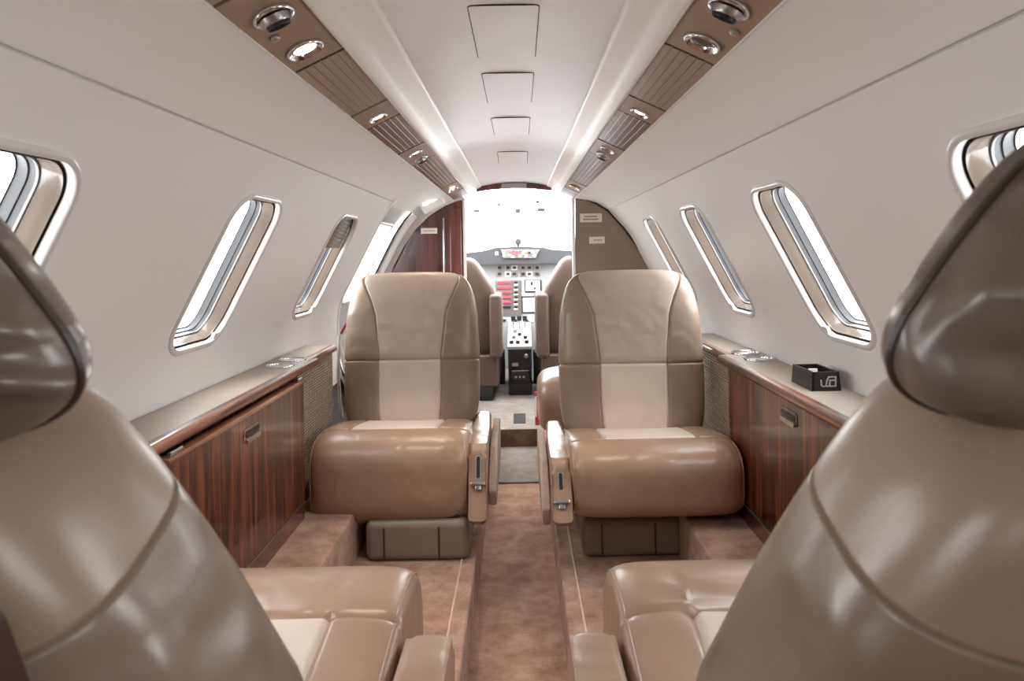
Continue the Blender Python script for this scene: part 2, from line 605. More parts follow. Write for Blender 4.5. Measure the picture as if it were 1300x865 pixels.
n_win = [0]
def make_window(side, yc, shade=0.0):
    n_win[0] += 1
    lit = 'left' if side < 0 else 'right'
    c = shell(side, W_AM, yc)
    e = bpy.data.objects.new('window_%d' % n_win[0], None)
    e.empty_display_size = 0.05
    COL.objects.link(e); e.location = c; e['kind'] = 'structure'
    obj('bezel', ring_loft(side, yc, [(-0.009, -0.0008), (-0.0085, -0.003), (-0.005, -0.006), (-0.001, -0.006), (0.003, -0.005), (0.005, 0.0), (0.006, 0.008)]), M['bezel'], e, 60)
    obj('groove', ring_loft(side, yc, [(0.006, 0.008), (0.006, 0.011), (0.010, 0.012), (0.011, 0.009)]), M['dark'], e)
    obj('liner', ring_loft(side, yc, [(0.011, 0.009), (0.0125, 0.015), (0.018, 0.027), (0.020, 0.038)]), M['liner'], e, 60)
    obj('bead', ring_loft(side, yc, [(0.020, 0.038), (0.0205, 0.036), (0.023, 0.036), (0.0235, 0.039)]), M['bead'], e, 60)
    obj('window_frame', ring_loft(side, yc, [(0.0235, 0.039), (0.0245, 0.048), (0.027, 0.049), (0.0285, 0.063), (0.031, 0.064)]), M['winframe'], e)
    pb = bmesh.new()
    g = []
    for d in (0.064, 0.067):
        g.append([[pb.verts.new(win_pt(side, yc, ((i / 6 - .5) * (W_W - 0.058), (j / 10 - .5) * (W_H - 0.058)), d)) for j in range(11)] for i in range(7)])
    for L_ in g[:1]:
        for i in range(6):
            for j in range(10):
                pb.faces.new((L_[i][j], L_[i + 1][j], L_[i + 1][j + 1], L_[i][j + 1]))
    for v in [v for v in pb.verts if not v.link_faces]:
        pb.verts.remove(v)
    obj('pane', pb, M['pane'], e)
    if shade > 0:
        sb = bmesh.new()
        nj = 16
        for d0, d1 in ((0.014, 0.018),):
            V = []
            for j in range(nj + 1):
                q = W_H / 2 - 0.016 - shade * W_H * j / nj
                dd = d0 + (0.003 if j % 2 else 0.0)
                V.append([sb.verts.new(win_pt(side, yc, (t * (W_W / 2 - 0.018), q), dd)) for t in (-1, 1)])
            for a, b in zip(V, V[1:]):
                sb.faces.new((a[0], a[1], b[1], b[0]))
        o = obj('window_shade', sb, M['shade'], e, 20)
        md = o.modifiers.new('thick', 'SOLIDIFY'); md.thickness = 0.002
    # the small pull tab of the shade at the sill
    p = win_pt(side, yc + W_W / 2 - 0.05, (0, 0), 0)
    t = [win_pt(side, yc, (W_W / 2 - 0.030, -W_H / 2 + 0.012 + q), d) for q in (0, 0.016) for d in (0.0, 0.02)]
    ax = (t[1] - t[0]).normalized(); up = (t[2] - t[0]).normalized()
    M_ = frame(t[0], (0, 1, 0), up)
    tb = plate(rrect(0.034, 0.014, 0.004), M_ @ Matrix.Translation((0, 0.004, -0.004)), 0.008, 0.001)
    obj('shade_latch', tb, M['bezel'], e)
    return e

LEFT_WIN = [-0.78, 0.02, 0.82, 1.6175, 2.43]
RIGHT_WIN = [-0.73, 0.02, 0.77, 1.5225, 2.2425, 2.9325]
make_wall(-1, Y_AFT, 2.93, LEFT_WIN, 'wall_left')
make_wall(1, Y_AFT, Y_BULK, RIGHT_WIN, 'wall_right')
for y in LEFT_WIN:
    make_window(-1, y, 0.3 if abs(y - 2.43) < 0.01 else 0.0)
for y in RIGHT_WIN:
    make_window(1, y)

for s_, nm_ in ((-1, 'left'), (1, 'right')):
    struct('wall_%s_lower' % nm_, box(min(s_ * 0.737, s_ * 0.752), max(s_ * 0.737, s_ * 0.752), Y_AFT, 2.93 if s_ < 0 else Y_BULK, -0.92, -0.318), M['wall'])
# ceiling panel, moulded valances and overhead strips
cb = bmesh.new()
prof = [(x, 0.413 + 0.022 * (1 - (x / 0.205) ** 2)) for x in [-0.205 + 0.41 * k / 16 for k in range(17)]]
top = strip(prof, Y_AFT, 3.62, 60, taper)
tb = strip([(p[0], p[1] + 0.02) for p in prof], Y_AFT, 3.62, 60, taper)
struct('ceiling', merge(top, tb), M['ceiling'], 60)
PSU_O, PSU_I = Vector((0.3795, 0.328)), Vector((0.287, 0.372))
k = 1
for side, nm in ((-1, 'left'), (1, 'right')):
    pr = [(0.289, 0.386), (0.287, 0.370), (0.2845, 0.3665), (0.280, 0.3655), (0.274, 0.3665), (0.262, 0.374), (0.254, 0.381), (0.248, 0.3865), (0.240, 0.391), (0.226, 0.399), (0.213, 0.4045), (0.207, 0.407), (0.204, 0.412), (0.203, 0.425)]
    struct('trim_%d' % k, strip([(side * p[0], p[1]) for p in pr], Y_AFT, 3.62, 60, taper), M['valance'], 60)
    k += 1

pd = (PSU_O - PSU_I).normalized()
pn = Vector((-pd.y, pd.x))          # pointing up/out
if pn.y < 0: pn = -pn
def psu(side, s, y, up=0.0):
    """point of an overhead strip: s across (0 inner .. 1 outer), y along, up into the roof"""
    q = PSU_I + (PSU_O - PSU_I) * s + pn * up
    k_ = taper(y, 0.35)
    return Vector((side * q.x * k_, y, q.y * k_))
PSU_W = (PSU_O - PSU_I).length
def psu_M(side, s, y, up=0.0):
    o = psu(side, s, y, up)
    ax = (psu(side, 1, y) - psu(side, 0, y)).normalized()
    M_ = frame(o, ax, (0, 1, 0))
    if (M_.to_3x3() @ Vector((0, 0, 1))).z > 0:       # local z must point down into the cabin
        M_ = frame(o, ax, (0, -1, 0))
    return M_

def psu_box(side, s0, s1, y0, y1, up0, up1, bev=0.0):
    pts = [psu(side, s0, y0, up1), psu(side, s1, y0, up1), psu(side, s1, y1, up1), psu(side, s0, y1, up1),
           psu(side, s0, y0, up0), psu(side, s1, y0, up0), psu(side, s1, y1, up0), psu(side, s0, y1, up0)]
    return hexa(pts, bev)

def psu_bar(side, s0, s1, y0, y1, up0, up1):
    bm = bmesh.new()
    n = max(1, int((y1 - y0) / 0.07))
    rows = []
    for j in range(n + 1):
        y = y0 + (y1 - y0) * j / n
        rows.append([bm.verts.new(psu(side, a, y, u)) for a, u in ((s0, up0), (s1, up0), (s1, up1), (s0, up1))])
    for A, B in zip(rows, rows[1:]):
        for i in range(4):
            bm.faces.new((A[i], A[(i + 1) % 4], B[(i + 1) % 4], B[i]))
    bm.faces.new(rows[0]); bm.faces.new(rows[-1][::-1])
    return bm

SEG = [('slat', -1.25, 0.10), ('con', 0.10, 0.29), ('slat', 0.29, 0.935), ('con', 0.935, 1.285), ('slat', 1.285, 1.70),
       ('con', 1.70, 1.885), ('slat', 1.885, 2.36), ('con', 2.36, 2.675), ('slat', 2.675, 3.24), ('con', 3.24, 3.42), ('slat', 3.42, 3.60)]
for side, nm in ((-1, 'left'), (1, 'right')):
    t = thing('overhead_panel', 'long brown service strip of slats and lamp housings along the %s ceiling' % nm, 'overhead panel', psu(side, 0.5, 1.0, 0.03), 'overhead service strips')
    obj('backing', psu_bar(side, -0.02, 1.0, Y_AFT, 3.60, 0.012, 0.02), M['dark'], t)
    for kind, y0, y1 in SEG:
        if kind == 'con':
            obj('console', psu_box(side, 0.01, 0.985, y0 + 0.004, y1 - 0.012, 0.0005, 0.011, 0.0015), M['console'], t)
        else:
            bs = []
            ns = 6
            for i in range(ns):
                a = 0.012 + 0.97 * i / ns
                bs.append(psu_bar(side, a + 0.008, a + 0.97 / ns - 0.012, y0 + 0.002, y1 - 0.002, 0.0025, 0.012))
            bs.append(psu_bar(side, 0.012, 0.985, y0 + 0.002, y1 - 0.002, 0.0075 if y0 > 1.8 else 0.0045, 0.0115))
            obj('slats', merge(*bs), M['slat_dark'] if y0 > 1.8 else M['slat'], t)
            if y0 > 1.8:  # added pale strips imitate light glancing off the slat edges
                bd = [psu_bar(side, 0.012 + 0.97 * i / ns - 0.011, 0.012 + 0.97 * i / ns + 0.007, y0 + 0.003, y1 - 0.003, 0.0012, 0.006) for i in range(1, ns)]
                o = obj('painted_glints', merge(*bd), M['bezel'], t)
                o['label'] = 'pale strips painted as glints between the slats'
    obj('edge_lip', psu_bar(side, 0.985, 1.012, Y_AFT, 3.60, -0.002, 0.012), M['valance'], t)

def reading_lamp(side, s, y, r, lit, label):
    M_ = psu_M(side, s, y)
    t = thing('reading_lamp', label, 'reading lamp', psu(side, s, y), 'reading lamps in the overhead strips')
    pr = [(r, 0.0), (r, 0.003), (r * 0.97, 0.0055), (r * 0.90, 0.0065), (r * 0.82, 0.0045), (r * 0.68, 0.0015), (r * 0.64, 0.003), (r * 0.60, 0.001), (r * 0.58, 0.0)]
    obj('bezel_ring', lathe(pr, M_, 40), M['chrome'], t, 60)
    obj('lens', lathe([(r * 0.585, 0.0004), (r * 0.45, 0.0022), (r * 0.25, 0.0035), (0, 0.004)], M_, 32), M['lamp_on'] if lit else M['lens'], t, 60)
    if lit:
        ld = bpy.data.lights.new('reading_light', 'SPOT')
        ld.energy = 3.0; ld.color = (1.0, 0.86, 0.7); ld.spot_size = math.radians(75); ld.spot_blend = 0.7; ld.shadow_soft_size = 0.012
        lo = bpy.data.objects.new('bulb', ld); COL.objects.link(lo)
        lo.parent = t
        lo.location = M_.to_3x3() @ Vector((0, 0, 0.012))
        lo.rotation_euler = (0, 0, 0)
    return t

def air_vent(side, s, y, r, label):
    M_ = psu_M(side, s, y)
    t = thing('air_vent', label, 'air vent', psu(side, s, y), 'gasper air vents in the overhead strips')
    obj('bezel_ring', lathe([(r, 0.0), (r, 0.003), (r * 0.96, 0.006), (r * 0.86, 0.007), (r * 0.78, 0.004), (r * 0.74, 0.0)], M_, 40), M['chrome'], t, 60)
    T = M_ @ Matrix.Rotation(math.radians(14 if (M_.to_3x3() @ Vector((0, 1, 0))).y * -1 > 0 else -14) * (1 if side < 0 else 1), 4, 'X')
    ribs = [(r * 0.75, -0.005)]
    obj('swivel_ball', lathe([(r * 0.72, 0.003), (r * 0.66, 0.010), (r * 0.6, 0.0135), (r * 0.52, 0.015), (r * 0.55, 0.012)], T, 32), M['steel'], t, 60)
    obj('nozzle', lathe([(r * 0.60, 0.0125), (r * 0.57, 0.019), (r * 0.53, 0.019), (r * 0.50, 0.011), (0, 0.010)], T, 32), M['black'], t, 60)
    return t

for side, nm in ((-1, 'left'), (1, 'right')):
    air_vent(side, 0.48, 1.03, 0.032, 'large chrome air vent with black nozzle nearest the camera on the %s ceiling strip' % nm)
    reading_lamp(side, 0.52, 1.195, 0.033, side < 0, 'glowing round lamp in a wide chrome ring beside the left ceiling air vent' if side < 0 else 'unlit round lamp with dark lens in a chrome ring on the right ceiling strip')
    kb = thing('call_button', 'tiny round silver button between vent and lamp on the %s ceiling strip' % nm, 'button', psu(side, 0.80 if side > 0 else 0.72, 1.10), 'overhead call buttons')
    obj('button_cap', lathe([(0.008, 0.0), (0.008, 0.004), (0.006, 0.006), (0, 0.0065)], psu_M(side, 0.80 if side > 0 else 0.72, 1.10), 20), M['steel'], kb, 60)
    reading_lamp(side, 0.5, 1.80, 0.026, True, 'glowing round lamp second from the camera on the %s ceiling strip' % nm)
    reading_lamp(side, 0.5, 2.45, 0.026, side < 0, ('glowing round lamp third from the camera on the left ceiling strip') if side < 0 else 'unlit chrome lamp just past the ribbed slats on the right ceiling strip')
    air_vent(side, 0.5, 2.59, 0.026, 'small chrome air vent beside the far lamp on the %s ceiling strip' % nm)
    reading_lamp(side, 0.5, 3.33, 0.026, side < 0, 'farthest reading lamp by the cockpit bulkhead on the %s ceiling strip' % nm)

# access hatches in the ceiling
for i, (y0, y1, where) in enumerate(((1.24, 1.573, 'nearest the camera, the largest in view'), (1.71, 2.05, 'second from the camera'), (2.28, 2.61, 'third from the camera'), (2.95, 3.15, 'farthest, closest to the cockpit'))):
    z = 0.4335 * taper((y0 + y1) / 2, 0.4)
    t = thing('ceiling_hatch', 'white rectangular access hatch flush in the ceiling, %s' % where, 'access hatch', (0, (y0 + y1) / 2, z), 'access hatches along the ceiling')
    za, zb_ = 0.4342 * taper(y0, 0.4), 0.4342 * taper(y1, 0.4)
    M_ = frame((0, (y0 + y1) / 2, (za + zb_) / 2), (1, 0, 0), (0, -(y1 - y0), -(zb_ - za)))
    obj('seam_ring', plate(rrect(0.128, y1 - y0, 0.010), M_, 0.0024), M['dark'], t)
    obj('hatch_cover', plate(rrect(0.1245, y1 - y0 - 0.0035, 0.009), M_, 0.0030, 0.0006), M['ceiling'], t)

# ------------------------------------------------------------------ floor
ZA, ZF, ZS = -1.0, -0.87, -0.735
AH, AO = 0.118, 0.158       # half width of the sunken aisle and the outside of its sill
struct('floor', merge(box(-AH - 0.02, AH + 0.02, Y_AFT, 3.64, ZA - 0.05, ZA)), M['carpet'])
k = 3
for side in (-1, 1):
    s = side
    def bx(x0, x1, y0, y1, z0, z1, bev=0.0):
        return box(min(s * x0, s * x1), max(s * x0, s * x1), y0, y1, z0, z1, bev)
    sill = prism([(s * AH, ZA - 0.02), (s * AH, ZF - 0.004), (s * (AH + 0.004), ZF), (s * AO, ZF), (s * AO, ZF - 0.05)], 'y', Y_AFT, 3.62)
    struct('trim_%d' % k, sill, M['carpet']); k += 1
    struct('trim_%d' % k, tube([(s * (AO + 0.0), y, ZF + 0.0005) for y in (Y_AFT, 3.62)], 0.003, 8), M['binding']); k += 1
    struct('floor_%s' % ('left' if s < 0 else 'right'), bx(AO, 0.74, Y_AFT, 3.62, ZF - 0.05, ZF - 0.001), M['carpet'])
    struct('trim_%d' % k, merge(bx(0.46, 0.66, Y_AFT, 3.55, ZF - 0.01, ZS, 0.012)), M['carpet']); k += 1

# cockpit floor with its riser
struct('floor_front', box(-0.62, 0.62, 3.645, 5.6, -0.97, -0.91), M['carpet_grey'])
struct('trim_%d' % k, box(-0.30, 0.30, 3.63, 3.646, ZA, -0.9085, 0.003), M['carpet_dark']); k += 1
t = thing('floor_mat', 'flat rectangular grey carpet mat on the aisle floor before the cockpit step', 'mat', (0.0, 3.32, ZA))
a, b = px(625, 612, 3.05), px(686, 612, 3.05)
obj('mat_pile', box(-0.115, 0.093, 3.06, 3.62, ZA, ZA + 0.006, 0.002), M['carpet_grey'], t)
obj('mat_binding', tube([(-0.115, 3.615, ZA + 0.005), (-0.115, 3.06, ZA + 0.005), (0.093, 3.06, ZA + 0.005), (0.093, 3.615, ZA + 0.005)], 0.003, 8), M['taupe'], t)

# ------------------------------------------------------------------ quilt-like cushion surface
def slab(rows, cols_front, cols_back, W, T, n, prof, place, seam_front=None, grooves_h=(), gdepth=0.005, gw=0.006, extra=None, H=1.0):
    """closed cushion. rows: list of h in [-1,1] along the long axis.
    prof(h)->(w,t,off): half width, half thickness and thickness offset.
    seam_front(h)->(ua,ub): where two seams cross the front, as fractions of the half width"""
    def lin(a, b, k): return [a + (b - a) * i / k for i in range(k)]
    nf = cols_front
    eps = (0.004, 0.010, 0.022)
    q = [-1.0] + [i / nf for i in range(-nf + 1, nf)] + [1.0]
    q = [x for x in q if min(abs(x + .5), abs(x - .5)) > 0.028 or seam_front is None]
    if seam_front:
        for c in (-.5, .5):
            q += [c] + [c + s * e for e in eps for s in (-1, 1)]
    q = sorted(set(q))
    nb = cols_back
    qb = [1 + 2 * (i + 1) / (nb + 1) for i in range(nb)]       # back arc 1..3
    allq = q + qb
    iA = min(range(len(q)), key=lambda i: abs(q[i] + .5))
    iB = min(range(len(q)), key=lambda i: abs(q[i] - .5))
    grid = []
    for h in rows:
        w, t, off = prof(h)
        row = []
        if seam_front:
            ua, ub = seam_front(h)
            ta = math.asin(sgnpow(max(-.999, min(.999, ua)), n / 2))
            tb_ = math.asin(sgnpow(max(-.999, min(.999, ub)), n / 2))
        for x in allq:
            if x <= 1:
                if seam_front:
                    if x < -.5: th = -PI / 2 + (ta + PI / 2) * (x + 1) / .5
                    elif x <= .5: th = ta + (tb_ - ta) * (x + .5)
                    else: th = tb_ + (PI / 2 - tb_) * (x - .5) / .5
                else:
                    th = x * PI / 2
            else:
                th = x * PI / 2
            ss, cc = math.sin(th), math.cos(th)
            ux, uy = sgnpow(ss, 2 / n), sgnpow(cc, 2 / n)
            gx = math.copysign(abs(ux) ** (n - 1), ux) / max(w, 1e-4)
            gy = math.copysign(abs(uy) ** (n - 1), uy) / max(t, 1e-4)
            gl = math.hypot(gx, gy) or 1
            gx, gy = gx / gl, gy / gl
            d = 0.0
            if seam_front and x <= 1:
                for c, uu in ((-.5, ua), (.5, ub)):
                    dist = (ux - uu) * w if abs(uu) < .98 else 9
                    d += gdepth * math.exp(-(dist / gw) ** 2)
            for hs, sel in grooves_h:
                if sel is None or sel(x):
                    d += gdepth * math.exp(-((h - hs) * H / gw) ** 2)
            X, Yt = ux * w - gx * d, uy * t - gy * d + off
            if extra:
                X, Yt, hh = extra(X, Yt, h, x)
            else:
                hh = h
            row.append(place(X, Yt, hh))
        grid.append(row)
    return grid, allq, iA, iB

def grid_part(grid, sel, caps=None):
    bm = bmesh.new()
    V = {}
    def v(i, j):
        if (i, j) not in V:
            V[(i, j)] = bm.verts.new(grid[i][j])
        return V[(i, j)]
    nc = len(grid[0])
    for i in range(len(grid) - 1):
        for j in range(nc):
            if sel(i, j):
                j2 = (j + 1) % nc
                bm.faces.new((v(i, j), v(i, j2), v(i + 1, j2), v(i + 1, j)))
    if caps:
        for i in caps:
            bm.faces.new([v(i, j) for j in range(nc)])
    return bm

def hrows(m, n, extra=()):
    """row heights with rounded ends: returns (h, shrink)"""
    hs = []
    for k in range(n + 1):
        ph = -PI / 2 + PI * k / n
        hs.append(sgnpow(math.sin(ph), 2 / m))
    for e in extra:
        hs += [e + d for d in (-0.05, -0.035, -0.022, -0.014, -0.008, -0.004, 0, 0.004, 0.008, 0.014, 0.022, 0.035, 0.05)]
    hs = sorted(set(round(h, 5) for h in hs))
    return [h for h in hs if abs(h) < 0.9999]
def shrink(h, m):
    return max(1e-3, (1 - abs(h) ** m)) ** (1 / m)

# ------------------------------------------------------------------ cabin seats
def sub(h0, h1, a, b, h):
    return a + (b - a) * smooth(h0, h1, h)

def make_backrest(t, face, xc, y0, z0, z1, hw, T, recline, mats, near):
    """face -1 looks aft at the camera, +1 looks forward. (y0,z0) is the front foot of the cushion, z1 its top"""
    H = (z1 - z0) / 2 / math.cos(recline) 
    m = 7.0 if not near else 5.0
    n = 3.0
    hs = -0.085 if not near else 0.62
    rows = hrows(m, 46, (hs,))
    zc = (z0 + z1) / 2
    def prof(h):
        s = shrink(h, m)
        tp = (1.06 - 0.49 * smooth(-0.35, 1.15, h)) if near else (1.0 - 0.13 * smooth(0.2, 1.15, h) - 0.04 * smooth(-0.4, -1.0, h))
        th = T * (1.0 - 0.22 * smooth(0.0, 1.0, h)) if not near else T
        lum = -0.012 * math.exp(-((h + 0.45) / 0.4) ** 2)
        return hw * tp * s, th * s ** 1.0, lum
    cr, sr = math.cos(recline), math.sin(recline)
    def place(X, Yt, h):
        hh = h * H
        # local: front is +Yt
        y = -Yt
        yy = y * cr + hh * sr
        zz = -y * sr + hh * cr
        lean = H * sr
        return Vector((xc + X, y0 - face * (yy + lean) if face > 0 else y0 + (yy + lean), zc + zz))
    def seam(h):
        q_ = max(0.0, (h + 0.085) / 1.085)
        u = 0.45 + 0.56 * q_ ** 3.0
        return -u, u
    fr = lambda x: True
    grid, q, iA, iB = slab(rows, 30, 30, hw, T, n, prof, place, seam, ((hs, None),), 0.0026 if near else 0.005, 0.0014 if near else 0.0035, None, H)
    ins_ok = lambda i: rows[i] > -0.93
    def isins(i, j): return iA <= j < iB and rows[i] > -0.95 and rows[i] < 0.985
    nr = len(rows) - 1
    if not near:
        obj('backrest', grid_part(grid, lambda i, j: not isins(i, j), (0, nr)), mats[0], t, 60)
        a = obj('upper_panel', grid_part(grid, lambda i, j: isins(i, j) and rows[i] >= hs - 1e-6), mats[1], t, 60)
        a['label'] = 'pale taupe upper centre panel'
        b = obj('lower_panel', grid_part(grid, lambda i, j: isins(i, j) and rows[i] < hs - 1e-6), mats[2], t, 60)
        b['label'] = 'cream lower centre panel'
    else:
        obj('backrest', grid_part(grid, lambda i, j: rows[i] < hs - 1e-6, (0,)), mats[0], t, 60)
        c = obj('shoulder_cap', grid_part(grid, lambda i, j: rows[i] >= hs - 1e-6, (nr,)), mats[1], t, 60)
        c['label'] = 'smooth tan shoulder cap'
    return place

def make_cushion(t, face, xc, hw, yf, yb, zt, zb, mats, pucker=None, m=5.0):
    """yf the front edge, yb the back, zt the crest of the front roll, zb the underside"""
    dep = abs(yb - yf) / 2
    T = (zt - zb) / 2
    yc = (yf + yb) / 2
    d = 1 if face < 0 else -1      # direction from the front to the back in world y
    n = 3.7 if face < 0 else 3.8
    hs = 0.56
    rows = hrows(m, 44, (hs, -hs))
    def prof(h):
        s = shrink(h, m)
        return dep * (0.86 + 0.14 * s) * (s ** 0.35), T * (s ** 0.7), 0.0
    tilt = 0.17
    def place(X, Yt, h):
        # X: -dep front .. +dep back, Yt: up
        k = (X + dep) / (2 * dep)
        z = (zt + zb) / 2 + Yt
        w = smooth(0.15, 1.0, k)
        up = max(0.0, Yt / T)
        z -= (0.042 if face < 0 else 0.05) * w * up                              # the seat sinks towards the back
        dish = 0.004 * math.exp(-((h / 0.55) ** 4)) * smooth(0.25, 0.5, k) * up
        z -= dish
        y = yc + d * X
        if pucker and Yt > 0:
            px_, py_ = pucker
            rx, ry = (xc + h * hw) - px_, y - py_
            r = math.hypot(rx, ry)
            if r < 0.12:
                a = math.atan2(ry, rx)
                z -= 0.012 * math.exp(-(r / 0.025) ** 2) + 0.0045 * math.cos(8 * a + 1.5 * math.sin(a)) * math.exp(-((r - 0.035) / 0.03) ** 2)
        return Vector((xc + h * hw, y, z))
    def seam(h):
        f = -0.5 if face < 0 else -0.24
        return (f, 0.93)
    grid, q, iA, iB = slab(rows, 34, 30, dep, T, n, prof, place, seam, ((hs, lambda x: -.5 <= x <= .5), (-hs, lambda x: -.5 <= x <= .5)), 0.006, 0.0045, None, hw)
    nr = len(rows) - 1
    isins = lambda i, j: iA <= j < iB and -hs - 1e-6 <= rows[i] < hs - 1e-6
    obj('seat_cushion', grid_part(grid, lambda i, j: not isins(i, j), (0, nr)), mats[0], t, 60)
    o = obj('cushion_insert', grid_part(grid, isins), mats[1], t, 60)
    o['label'] = 'cream seat insert'
    # welt along both end seams
    for sgn in (-1, 1):
        tgt = 0.955 * sgn
        i = min(range(len(rows)), key=lambda i: abs(rows[i] - tgt))
        loop = [Vector(p) for p in grid[i]]
        cen = sum(loop, Vector()) / len(loop)
        loop = [p + (p - cen).normalized() * 0.0003 for p in loop][::2]
        obj('welt', tube(loop, 0.0022, 6, True), mats[0], t)

def arm_slab(side_x, w, yf, yb, ztop, zlow_f, zlow_b, rise, slant=0.0):
    """upright armrest slab with a rounded top: yf is its free end"""
    n = 10
    prof = []
    d = 1 if yb > yf else -1
    L_ = abs(yb - yf)
    # outline in (k along, z)
    out = []
    r = 0.035
    out.append((0.014 - slant, zlow_f)); out.append((-slant, zlow_f + 0.014))
    for k in range(7):
        a = PI - PI / 2 * k / 6
        out.append((r + r * math.cos(a), ztop - r + r * math.sin(a)))
    out.append((L_ * 0.5, ztop + rise * 0.5)); out.append((L_, ztop + rise)); out.append((L_, zlow_b)); 
    poly = [(yf + d * p[0], p[1]) for p in out]
    bm = prism(poly, 'x', side_x - w / 2, side_x + w / 2)
    es = [e for e in bm.edges if abs(e.verts[0].co.x - e.verts[1].co.x) < 1e-7]
    bmesh.ops.bevel(bm, geom=es, offset=min(0.017, w * 0.3), segments=5, profile=0.5, affect='EDGES')
    return bm

def make_front_seat(side, xc, yf, label):
    t = thing('cabin_seat', label, 'seat', (xc, yf + 0.28, ZF), 'aft-facing cabin seats')
    hw = 0.229
    bk = yf + 0.40
    make_backrest(t, -1, xc + (0.012 if side < 0 else -0.004), bk, -0.615, -0.068, 0.232, 0.075, math.radians(9), (M['leather_bolster'], M['leather_insert'], M['leather_cream']), False)
    make_cushion(t, -1, xc, hw + 0.004, yf, yf + 0.50, -0.517, -0.798 if side < 0 else -0.728, (M['leather_tan'], M['leather_cream']), None, 7.0)
    # arm on the aisle side
    ya0 = yf + 0.05
    ax = xc - side * (hw + 0.026)
    ar = obj('armrest', arm_slab(ax, 0.052, ya0, ya0 + 0.40, -0.560, -0.765 if side < 0 else -0.712, -0.68, 0.012, 0.07), M['leather_tan'], t, 50)
    tf = 0.07 / 0.16
    fa = lambda z: ya0 - 0.07 * (-0.595 - z) / (0.17 if side < 0 else 0.12)      # the sloping front face
    fx, fy = (1, 0, 0), (0, 0.07 / (0.17 if side < 0 else 0.12), 1)
    zs = -0.622
    MS = frame((ax - side * 0.002, fa(zs), zs), fx, fy)
    obj('slot_bezel', plate(rrect(0.017, 0.078, 0.006), MS @ Matrix.Translation((0, 0, -0.002)), 0.004, 0.001), M['steel'], ar)
    obj('slot', plate(rrect(0.009, 0.060, 0.004), MS @ Matrix.Translation((0, 0.004, 0.001)), 0.0018), M['black'], ar)
    lev = merge(box(-0.021, 0.021, -0.005, 0.005, -0.002, 0.020, 0.003, 2, MS @ Matrix.Translation((0, -0.042, 0))), box(-0.009, 0.009, -0.008, 0.008, -0.002, 0.012, 0.003, 2, MS @ Matrix.Translation((0, -0.052, 0))))
    obj('lever', lev, M['chrome'], ar)
    # carpeted shroud facing the aisle
    sx = ax - side * 0.040
    pts = []
    r = 0.03
    zz0, zz1 = -0.75, -0.59
    y0, y1 = yf + 0.08, yf + 0.56
    poly = [(y0, zz0 + 0.05), (y0 + 0.02, zz0), (y1, zz0 + 0.02), (y1, zz1 - 0.03), (y1 - 0.03, zz1), (y0 + 0.15, zz1 - 0.02), (y0 + 0.03, zz1 - 0.09)]
    obj('side_shroud', prism(poly, 'x', sx - 0.012, sx + 0.012, 0.006), M['shroud'], t)
    # pedestal wrapped in grey leather
    bx0, bx1 = (-0.43, -0.135) if side < 0 else (0.185, 0.475)
    b = obj('seat_base', box(bx0, bx1, 2.0, 2.45, ZF, -0.755, 0.022, 4), M['leather_grey'], t, 50)
    for xs in (bx0 + 0.055, bx1 - 0.085):
        obj('base_seam', tube([(xs, 1.9985, ZF + 0.012), (xs, 1.9985, -0.772)], 0.0022, 6), M['welt'], b)
    obj('seat_frame', box(bx0 + 0.03, bx1 - 0.03, 2.02, 2.42, -0.765, -0.725, 0.004), M['black'], t)
    return t

make_front_seat(-1, -0.3655, 2.0, 'tan leather seat facing the camera on the left, beside the cabin door')
make_front_seat(1, 0.377, 1.84, 'tan leather seat facing the camera on the right, in front of the taupe partition')

